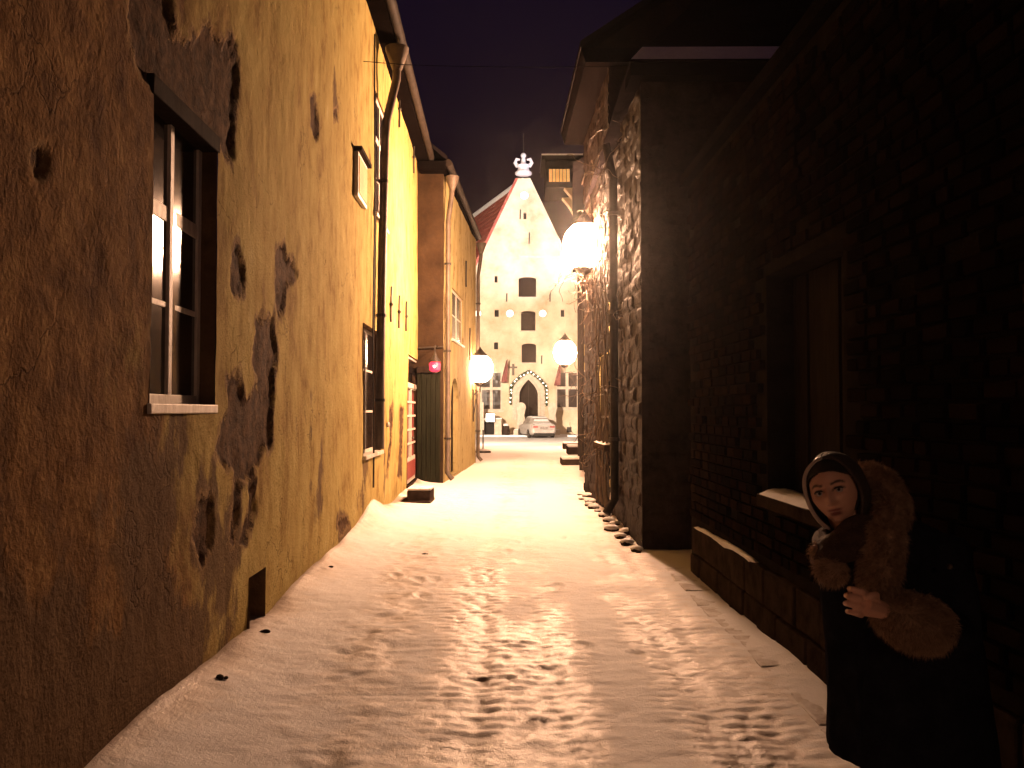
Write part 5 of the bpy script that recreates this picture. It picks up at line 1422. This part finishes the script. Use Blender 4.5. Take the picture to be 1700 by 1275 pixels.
# --- head: ellipsoid with carved features; local x to the viewer's right, y away from the viewer, z up
def head_surface(n=110, m_=90):
    th = np.linspace(0.0, math.pi, m_)          # from crown to throat
    ph = np.linspace(-math.pi, math.pi, n)
    T, Ph = np.meshgrid(th, ph, indexing='ij')
    x = 0.073 * np.sin(T) * np.sin(Ph)
    y = -np.sin(T) * np.cos(Ph)
    y = np.where(y < 0, y * 0.086, y * 0.102)
    z = 0.112 * np.cos(T)
    f = np.clip(-y / 0.086, 0, 1)               # 1 on the face
    low = np.clip((-z - 0.012) / 0.10, 0, 1)
    x = x * (1 - 0.42 * low ** 1.25)
    y = y * (1 - 0.10 * low * f) + np.where(y > 0, -0.045 * low * (y / 0.102), 0)
    def gs(cx, cz, sx, sz, p=2): return np.exp(-(np.abs((x - cx) / sx) ** p + np.abs((z - cz) / sz) ** p)) * (f > 0.05)
    d = np.zeros_like(x)
    d += 0.0045 * gs(0, 0.060, 0.045, 0.025)                       # forehead
    d += 0.0055 * (gs(-0.028, 0.024, 0.020, 0.007) + gs(0.028, 0.024, 0.020, 0.007))  # brow bone
    d -= 0.0125 * (gs(-0.030, 0.006, 0.017, 0.011) + gs(0.030, 0.006, 0.017, 0.011))  # sockets
    d += 0.0045 * (gs(-0.040, -0.022, 0.018, 0.016) + gs(0.040, -0.022, 0.018, 0.016))  # cheek bones
    nz = np.clip((0.016 - z) / 0.048, 0, 1)     # nose grows towards its tip
    ridge = np.exp(-(x / (0.0075 + 0.0055 * nz)) ** 2) * np.where((z < 0.020) & (z > -0.040), 1, 0)
    prof = np.where(z > -0.030, 0.006 + 0.019 * nz, (0.006 + 0.019) * np.clip((z + 0.042) / 0.012, 0, 1))
    prof = prof * np.clip((0.026 - z) / 0.012, 0, 1)
    d += ridge * prof
    d += 0.007 * (gs(-0.0125, -0.031, 0.006, 0.006) + gs(0.0125, -0.031, 0.006, 0.006))   # nostril wings
    d += 0.006 * gs(0, -0.058, 0.026, 0.020)                       # mouth mound
    d += 0.0045 * gs(0, -0.0535, 0.019, 0.0040) + 0.0055 * gs(0, -0.0645, 0.016, 0.0048) # lips
    d -= 0.0040 * gs(0, -0.0588, 0.021, 0.0020)
    d -= 0.0035 * gs(0, -0.076, 0.020, 0.006)
    d += 0.0080 * gs(0, -0.092, 0.017, 0.013)                      # chin
    d -= 0.003 * (gs(-0.034, -0.052, 0.012, 0.02) + gs(0.034, -0.052, 0.012, 0.02))
    y = y - d * np.clip(f * 1.6, 0, 1)
    lip = np.clip(np.maximum(gs(0, -0.0535, 0.0205, 0.0050, 4), gs(0, -0.0645, 0.0175, 0.0062, 4)) * 1.3, 0, 1)
    ax_ = np.abs(x)
    arch = 0.026 + 0.0055 * np.exp(-((ax_ - 0.034) / 0.014) ** 2) - 0.006 * np.clip((ax_ - 0.045) / 0.012, 0, 1)
    brow = np.exp(-((z - arch) / 0.0036) ** 4) * np.clip((ax_ - 0.011) / 0.004, 0, 1) * np.clip((0.054 - ax_) / 0.006, 0, 1) * (f > 0.2)
    lid = np.maximum(np.exp(-(np.sqrt(((ax_ - 0.030) / 0.0165) ** 2 + ((z - 0.006) / 0.0085) ** 2) - 1.0) ** 2 / 0.035), 0) * (z > 0.005) * (f > 0.2)
    return x, y, z, lip, np.clip(brow * 0.95 + lid * 0.75, 0, 1)
hx, hy, hz, lip, brow = head_surface()
roll, turn, nod = math.radians(-16.0), math.radians(-12.0), math.radians(-2.0)
HR = Matrix.Rotation(roll, 3, 'Y') @ Matrix.Rotation(turn, 3, 'Z') @ Matrix.Rotation(nod, 3, 'X')
# the head also turns to meet the camera, which stands to its left
HR = (Matrix.Rotation(math.radians(-20.0), 3, 'Z') @ HR) * 1.05
def H(x, y, z): return HC + HR @ Vector((x, y, z))
Rn = np.array(HR)
HP = np.stack([hx, hy, hz], -1) @ Rn.T + np.array(HC)

# --- body: one voxel-fused figure, hand with five fingers included
def fuse(mb, voxel, smooth_it, name):
    me = mb.mesh(name)
    o = bpy.data.objects.new(name, me); COL.objects.link(o)
    r_ = o.modifiers.new('r', 'REMESH'); r_.mode = 'VOXEL'; r_.voxel_size = voxel
    s_ = o.modifiers.new('s', 'SMOOTH'); s_.iterations = smooth_it; s_.factor = 0.5
    dg = bpy.context.evaluated_depsgraph_get()
    out = bpy.data.meshes.new_from_object(o.evaluated_get(dg))
    bpy.data.objects.remove(o); bpy.data.meshes.remove(me)
    out.shade_smooth()
    return out
def P(px, py, y): return at(px, py, y)
pel = Vector((1.36, 3.02, 0.80)); che = Vector((1.29, 2.99, 1.10)); nek = H(0.0, 0.035, -0.13)
shl = Vector((1.41, 2.95, 1.12)); shr = Vector((1.15, 3.06, 1.13))
elb = P(1585, 1055, 2.82); wri = P(1462, 1012, 2.66); hnd = P(1436, 1004, 2.63)
elr = Vector((1.16, 3.02, 0.93)); wrr = Vector((1.26, 2.98, 0.84))
bd = MB()
bd.tube([pel + Vector((0, 0, -0.08)), pel, pel.lerp(che, 0.5), che, che.lerp(nek, 0.5), nek, H(0, 0.03, -0.06)], [0.13, 0.155, 0.135, 0.15, 0.10, 0.058, 0.056], 14)
bd.tube([shr, che + Vector((0, 0, 0.06)), shl], [0.05, 0.07, 0.05], 10)
bd.tube([shl, shl.lerp(elb, 0.5), elb, elb.lerp(wri, 0.5), wri], [0.06, 0.052, 0.042, 0.038, 0.028], 10)
bd.tube([shr, shr.lerp(elr, 0.5), elr, elr.lerp(wrr, 0.5), wrr], [0.06, 0.052, 0.042, 0.038, 0.028], 10)
for s_ in (-1, 1):
    hp = pel + Vector((s_ * 0.08, 0, -0.05)); kn = Vector((1.34 + s_ * 0.10, 2.97, 0.45)); an = Vector((1.34 + s_ * 0.11, 3.05, 0.10))
    bd.tube([hp, hp.lerp(kn, 0.5), kn, kn.lerp(an, 0.35), an], [0.09, 0.075, 0.055, 0.052, 0.036], 10)
    bd.tube([an + Vector((0, 0.05, -0.03)), an + Vector((0, -0.05, -0.05)), an + Vector((s_ * 0.02, -0.17, -0.065))], [0.04, 0.042, 0.028], 8)
# gripping hand: palm and five curled fingers, knuckles to the camera's left
pal = hnd
ax = (hnd - wri).normalized()                  # along the hand, towards the left of the picture
upv = (Vector((0, 0, 1)) - ax * ax.z).normalized()
fw_ = ax.cross(upv).normalized()
if fw_.y > 0: fw_ = -fw_                       # towards the camera
bd.tube([wri, wri.lerp(pal, 0.5), pal + ax * 0.012], [0.027, 0.032, 0.034], 10)
for k, (off, ln) in enumerate([(0.034, 0.95), (0.0115, 1.05), (-0.0115, 1.0), (-0.033, 0.82)]):
    r_ = 0.0092 if k < 3 else 0.0080
    b0_ = pal + upv * off + ax * 0.005
    bd.tube([b0_, b0_ + (ax * 0.034 + fw_ * 0.012) * ln, b0_ + (ax * 0.052 - fw_ * 0.010) * ln, b0_ + (ax * 0.040 - fw_ * 0.032) * ln, b0_ + (ax * 0.018 - fw_ * 0.036) * ln], [r_ * 1.15, r_ * 1.1, r_, r_ * 0.95, r_ * 0.8], 8)
tb = wri.lerp(pal, 0.6) + upv * 0.022 + fw_ * 0.012
bd.tube([tb, tb + ax * 0.022 + upv * 0.014 + fw_ * 0.014, tb + ax * 0.046 + upv * 0.008 + fw_ * 0.016, tb + ax * 0.062 + upv * -0.004 + fw_ * 0.010], [0.013, 0.012, 0.0105, 0.008], 8)
bme = fuse(bd, 0.0036, 2, 'body')
# join the carved head
hm = grid_mesh('headpart', HP, None, {'lip': lip, 'brow': brow}, flip=True)
import bmesh
bm = bmesh.new(); bm.from_mesh(hm)
ll, bl = bm.verts.layers.float['lip'], bm.verts.layers.float['brow']
bm.from_mesh(bme)
bmesh.ops.remove_doubles(bm, verts=[v_ for v_ in bm.verts if (v_.co - HC).length < 0.14 and False], dist=0.0001)
fin_ = bpy.data.meshes.new('body'); bm.to_mesh(fin_); bm.free()
fin_.shade_smooth()
bpy.data.meshes.remove(hm); bpy.data.meshes.remove(bme)
body_p = link_mesh('body', fin_, SKIN, pers)

# eyes
for s_ in (-1, 1):
    ec = H(s_ * 0.030, -0.0655, 0.0055)
    eo = MB().ball(ec, (0.0125, 0.0125, 0.0125), 14, 10).build('eye', EYEW, body_p, smooth=True)
    look = (HR.normalized() @ Vector((0.10, -1, -0.02))).normalized()
    Rq = look.to_track_quat('Z', 'Y').to_matrix()
    MB().ball(ec + look * 0.0078, (0.0066, 0.0066, 0.0052), 12, 8, Rq).build('iris', IRIS, eo, smooth=True)
    # upper lid
    lidp = [H(s_ * 0.030 + 0.0150 * math.cos(t), -0.0790 + 0.006 * abs(math.cos(t)) ** 2, 0.0065 + 0.0062 * math.sin(t)) for t in np.linspace(0.1, math.pi - 0.1, 9)]
    MB().tube(lidp, [0.0012, 0.0022, 0.0026, 0.0028, 0.0028, 0.0028, 0.0026, 0.0022, 0.0012], 6).build('eyelid', HAIR, eo, smooth=True)

# hair visible under the hood, drawn back from the brow
def shell(rim, back, name, mat, parent, thick=0.006, rows=16, cols=48, k_=1.0):
    """cap over the head from an oval rim round the face to the back of the skull; functions of angle a and 0..1"""
    pts = []
    for i in range(rows):
        t = i / (rows - 1)
        ring = []
        for j in range(cols):
            a_ = 2 * math.pi * j / cols
            ring.append(back(a_, t))
        pts.append(ring)
    Pn = np.array([[tuple(H(*p)) for p in r_ + [r_[0]]] for r_ in pts])
    me = grid_mesh(name, Pn)
    o = link_mesh(name, me, mat, parent)
    so = o.modifiers.new('thick', 'SOLIDIFY'); so.thickness = thick; so.offset = 1
    return o
_k = 1.0
hr_z = 0.064 - 7.0 * hx ** 2
hmask = ((hz > hr_z) & (hy < 0.0)) | ((hy > -0.022) & (hz > -0.07))
grow = 1.045 + 0.012 * np.sin(hx * 160 + hz * 40)
HPh = np.stack([hx * grow, hy * grow, hz * grow + 0.001], -1) @ Rn.T + np.array(HC)
keep_h = hmask[:-1, :-1] & hmask[1:, :-1] & hmask[:-1, 1:] & hmask[1:, 1:]
hair = link_mesh('hair', grid_mesh('hair', HPh, keep_h, flip=True), HAIR, pers)
so = hair.modifiers.new('thick', 'SOLIDIFY'); so.thickness = 0.006; so.offset = 0
def hood_f(a_, t):
    rx, rz_, cz = 0.084, 0.118, -0.008
    sag = max(0.0, -math.cos(a_))
    y_r = -0.034 - 0.012 * max(0.0, math.cos(a_)) + 0.018 * sag
    x0 = rx * math.sin(a_) * (1 - 0.16 * sag ** 2); z0_ = cz + rz_ * math.cos(a_) - 0.012 * sag
    sc_b = math.cos(t * math.pi / 2) ** 0.5
    big = 1 + 0.22 * math.sin(t * math.pi) + 0.015 * math.sin(5 * a_ + 9 * t)
    return (x0 * sc_b * big, y_r + (0.145 - y_r) * math.sin(t * math.pi / 2), cz + (z0_ - cz) * sc_b * big + 0.008 * t)
hood = shell(None, hood_f, 'hood', HOODM, pers, 0.008)
rim = [H(*hood_f(a_, 0.0)) for a_ in np.linspace(0.05, 1.2 * math.pi, 28)]
MB().tube(rim, 0.0055, 8).build('hood_rim', HOODM, hood, smooth=True)
rim = [H(*hood_f(a_, 0.0)) for a_ in np.linspace(1.2 * math.pi, 2.016 * math.pi, 20)]
MB().tube(rim, [0.003] + [0.0065] * 18 + [0.003], 8).build('hood_rim_light', RIMM, hood, smooth=True)  # backlight along the hood's left edge, put in as a pale strip

# scarf wound round the throat
sf = MB()
for k, (dz, r0, tk, tl) in enumerate([(-0.125, 0.080, 0.030, 0.15), (-0.155, 0.098, 0.036, -0.12), (-0.185, 0.115, 0.036, 0.08)]):
    ring = []
    for q in np.linspace(0, 2 * math.pi, 30):
        ring.append(H(r0 * math.sin(q), 0.02 - (r0 + 0.012) * math.cos(q), dz + tl * r0 * math.sin(q) + 0.008 * math.sin(3 * q + k)))
    sf.tube(ring, [tk * (0.85 + 0.25 * math.sin(2 * q + k)) for q in np.linspace(0, 2 * math.pi, 30)], 10)
link_mesh('scarf', fuse(sf, 0.008, 4, 'scarf'), SCARF, pers)
lp_ = [H(0.055, -0.07, -0.15), P(1462, 895, 2.80), P(1458, 940, 2.74), P(1455, 985, 2.74)]
MB().tube(lp_, [0.035, 0.034, 0.03, 0.026], 8).build('scarf_end', SCARF, pers, smooth=True)

# coat: fused torso, skirt and sleeves
ct = MB()
def ell_loft(rows_, n=28):
    R_ = []
    for (cx, cy_, z, rx, ry, fold) in rows_:
        ring = []
        for q in range(n):
            a_ = 2 * math.pi * q / n
            f_ = 1 + fold * (0.5 * math.sin(5 * a_ + 1.0) + 0.5 * math.sin(8 * a_ + z * 2))
            ring.append((cx + rx * f_ * math.cos(a_), cy_ + ry * f_ * math.sin(a_), z))
        R_.append(ring)
    return R_
rows_ = ell_loft([(1.345, 3.02, 0.43, 0.285, 0.235, 0.07), (1.335, 3.02, 0.60, 0.272, 0.22, 0.055), (1.315, 3.01, 0.80, 0.262, 0.20, 0.03), (1.285, 3.0, 0.93, 0.248, 0.18, 0.0), (1.265, 2.99, 1.04, 0.245, 0.175, 0.0),
                  (1.26, 2.99, 1.13, 0.225, 0.165, 0.0), (1.245, 2.98, 1.20, 0.17, 0.13, 0.0), (1.20, 2.96, 1.25, 0.10, 0.09, 0.0)])
n_ = len(rows_[0]); vs2 = [p for r_ in rows_ for p in r_]
fs2 = [(i * n_ + k, i * n_ + (k + 1) % n_, (i + 1) * n_ + (k + 1) % n_, (i + 1) * n_ + k) for i in range(len(rows_) - 1) for k in range(n_)] + [tuple(range(n_ - 1, -1, -1)), tuple((len(rows_) - 1) * n_ + k for k in range(n_))]
ct.add(vs2, fs2)
ct.tube([shl + Vector((-0.06, 0, 0.0)), shl, shl.lerp(elb, 0.5), elb, elb.lerp(wri, 0.55)], [0.10, 0.105, 0.098, 0.088, 0.075], 12)
ct.tube([shr + Vector((0.04, 0, 0)), shr, shr.lerp(elr, 0.5), elr, elr.lerp(wrr, 0.6)], [0.10, 0.10, 0.09, 0.078, 0.06], 12)
cm_ = fuse(ct, 0.012, 4, 'coat')
coat = link_mesh('coat', cm_, COAT, pers)
# the coat's front edge and buttons, shoulder bag strap buckle
MB().tube([P(1455, 990, 2.76), P(1430, 1080, 2.77), P(1425, 1170, 2.79), P(1428, 1250, 2.80)], 0.010, 6).build('front_edge', COAT, coat, smooth=True)
for (a_, b_) in ((1577, 941), (1553, 1026)):
    MB().ball(P(a_, b_, 2.73), 0.010, 8, 6).build('buckle', ZINC, coat, smooth=True)

# fur: collar and cuff, cores with a pelt of fine blades
def pelt(name, chains, nblade, ln, parent, seed, flow=(0, 0, -0.5)):
    rr = np.random.RandomState(seed)
    core = MB()
    for (pts, rad) in chains: core.tube(pts, rad, 12)
    me = fuse(core, 0.011, 5, name)
    nv = len(me.polygons)
    cen = np.empty(nv * 3, np.float32); nor = np.empty(nv * 3, np.float32)
    me.polygons.foreach_get('center', cen); me.polygons.foreach_get('normal', nor)
    cen = cen.reshape(-1, 3); nor = nor.reshape(-1, 3)
    i = rr.randint(0, nv, nblade)
    c_ = cen[i] + rr.normal(0, 0.004, (nblade, 3)); n0 = nor[i]
    clump = np.stack([np.sin(c_[:, 0] * 55 + c_[:, 2] * 30), np.sin(c_[:, 1] * 50 + 2), np.sin(c_[:, 2] * 60 + c_[:, 0] * 25)], -1)
    d_ = n0 * 0.85 + np.array(flow) + 0.35 * clump + rr.normal(0, 0.20, (nblade, 3))
    d_ /= np.linalg.norm(d_, axis=1)[:, None]
    s_ = np.cross(d_, rr.normal(0, 1, (nblade, 3))); s_ /= np.linalg.norm(s_, axis=1)[:, None] + 1e-9
    L_ = ln * rr.uniform(0.5, 1.25, (nblade, 1))
    wv = 0.0007
    a_ = c_ - n0 * 0.004
    md = a_ + d_ * L_ * 0.55 + n0 * 0.004
    tip = a_ + d_ * L_ + np.array(flow) * L_ * 0.35
    V = np.concatenate([a_ + s_ * wv, a_ - s_ * wv, md + s_ * wv * 0.8, md - s_ * wv * 0.8, tip]).astype(np.float32)
    k = np.arange(nblade)
    F = [tuple(q) for q in np.stack([k, k + nblade, k + 3 * nblade, k + 2 * nblade], -1)] + [tuple(q) for q in np.stack([k + 2 * nblade, k + 3 * nblade, k + 4 * nblade], -1)]
    o = link_mesh(name, me, FUR, parent)
    hm_ = bpy.data.meshes.new('fur_pile'); hm_.from_pydata([tuple(q) for q in V], [], F)
    po_ = tag(link_mesh('fur_pile', hm_, FUR, o), kind='stuff')
    return o
pelt('fur_collar', [
    ([P(1362, 938, 2.84), P(1378, 948, 2.79), P(1398, 955, 2.78)], [0.025, 0.040, 0.034]),
    ([P(1354, 905, 2.90), P(1362, 925, 2.86)], [0.016, 0.024]),
    ([P(1452, 1000, 2.74), P(1458, 960, 2.74), P(1466, 915, 2.76), P(1470, 880, 2.80)], [0.040, 0.056, 0.060, 0.052]),
    ([P(1458, 890, 2.82), P(1478, 858, 2.86), P(1478, 825, 2.94), P(1462, 800, 3.00), P(1440, 785, 3.06)], [0.045, 0.056, 0.054, 0.046, 0.040]),
    ([P(1440, 785, 3.06), P(1415, 810, 3.14), P(1385, 870, 3.10)], [0.04, 0.04, 0.035]),
], 30000, 0.024, pers, 3)
pelt('fur_cuff', [([wri.lerp(elb, 0.02) + Vector((0.0, 0, 0.0)), wri.lerp(elb, 0.25), wri.lerp(elb, 0.55), wri.lerp(elb, 0.72)], [0.042, 0.075, 0.088, 0.07])], 17000, 0.024, pers, 5)

# boots
for s_ in (-1, 1):
    an = Vector((1.34 + s_ * 0.11, 3.05, 0.10))
    b_ = MB(); b_.tube([Vector((1.34 + s_ * 0.105, 3.02, 0.42)), an + Vector((0, 0, 0.08)), an + Vector((0, 0, -0.04))], [0.066, 0.055, 0.055], 12)
    b_.tube([an + Vector((0, 0.06, -0.045)), an + Vector((0, -0.06, -0.04)), an + Vector((s_ * 0.02, -0.20, -0.055))], [0.05, 0.052, 0.036], 12)
    link_mesh('boot', fuse(b_, 0.008, 3, 'boot'), BOOT, pers)

# ------------------------------------------------------------------ small debris on the snow
for k, (pxx, pyy, lab) in enumerate([(365, 1132, 'dark plaster clod lying alone on the snow nearest the left window'), (432, 1052, 'largest dark plaster clod just before the hollow in the left wall'), (545, 948, 'small dark clod at the wall foot past the hollow'), (705, 918, 'small dark clod out on the lane left of the tracks'), (1060, 912, 'small dark clod on the snow near the right stone house corner')]):
    Yd = CAMZ * FPX / (pyy - VPY) * 0.97
    pd_ = at(pxx, pyy, Yd)
    x, y = pd_.x, Yd
    if y < 18: x = max(x, PL.x(y) + 0.12)
    z = snow1(x, y); s_ = random.uniform(0.016, 0.03)
    b_ = MB(); b_.ball((x, y, z + s_ * 0.25), (s_ * 1.5, s_, s_ * 0.7), 8, 6, Matrix.Rotation(random.uniform(0, 3), 3, 'Z'))
    for q in range(3):
        b_.ball((x + random.uniform(-1.8, 1.8) * s_, y + random.uniform(-1, 1) * s_, z + s_ * 0.15), (s_ * 0.6, s_ * 0.5, s_ * 0.4), 7, 5)
    tag(b_.build('plaster_clod', STONE, None, (x, y, z)), lab, 'clod', 'plaster clods on the snow')

# ------------------------------------------------------------------ thin haze added for the glare round the lamps
if HAZE_DENSITY > 0:
    hz_ = MB().bb(-75, 75, -27, 170, -1.5, 32).build('haze', None)
    hmat = bpy.data.materials.new('glare_haze'); hmat.use_nodes = True
    hn = hmat.node_tree; hn.nodes.remove(hn.nodes['Principled BSDF'])
    pv = hn.nodes.new('ShaderNodeVolumePrincipled'); pv.inputs['Color'].default_value = (0.95, 0.93, 0.92, 1); pv.inputs['Density'].default_value = HAZE_DENSITY; pv.inputs['Anisotropy'].default_value = 0.93
    hn.links.new(pv.outputs[0], hn.nodes['Material Output'].inputs['Volume'])
    hz_.data.materials.append(hmat)
    tag(hz_, kind='stuff')
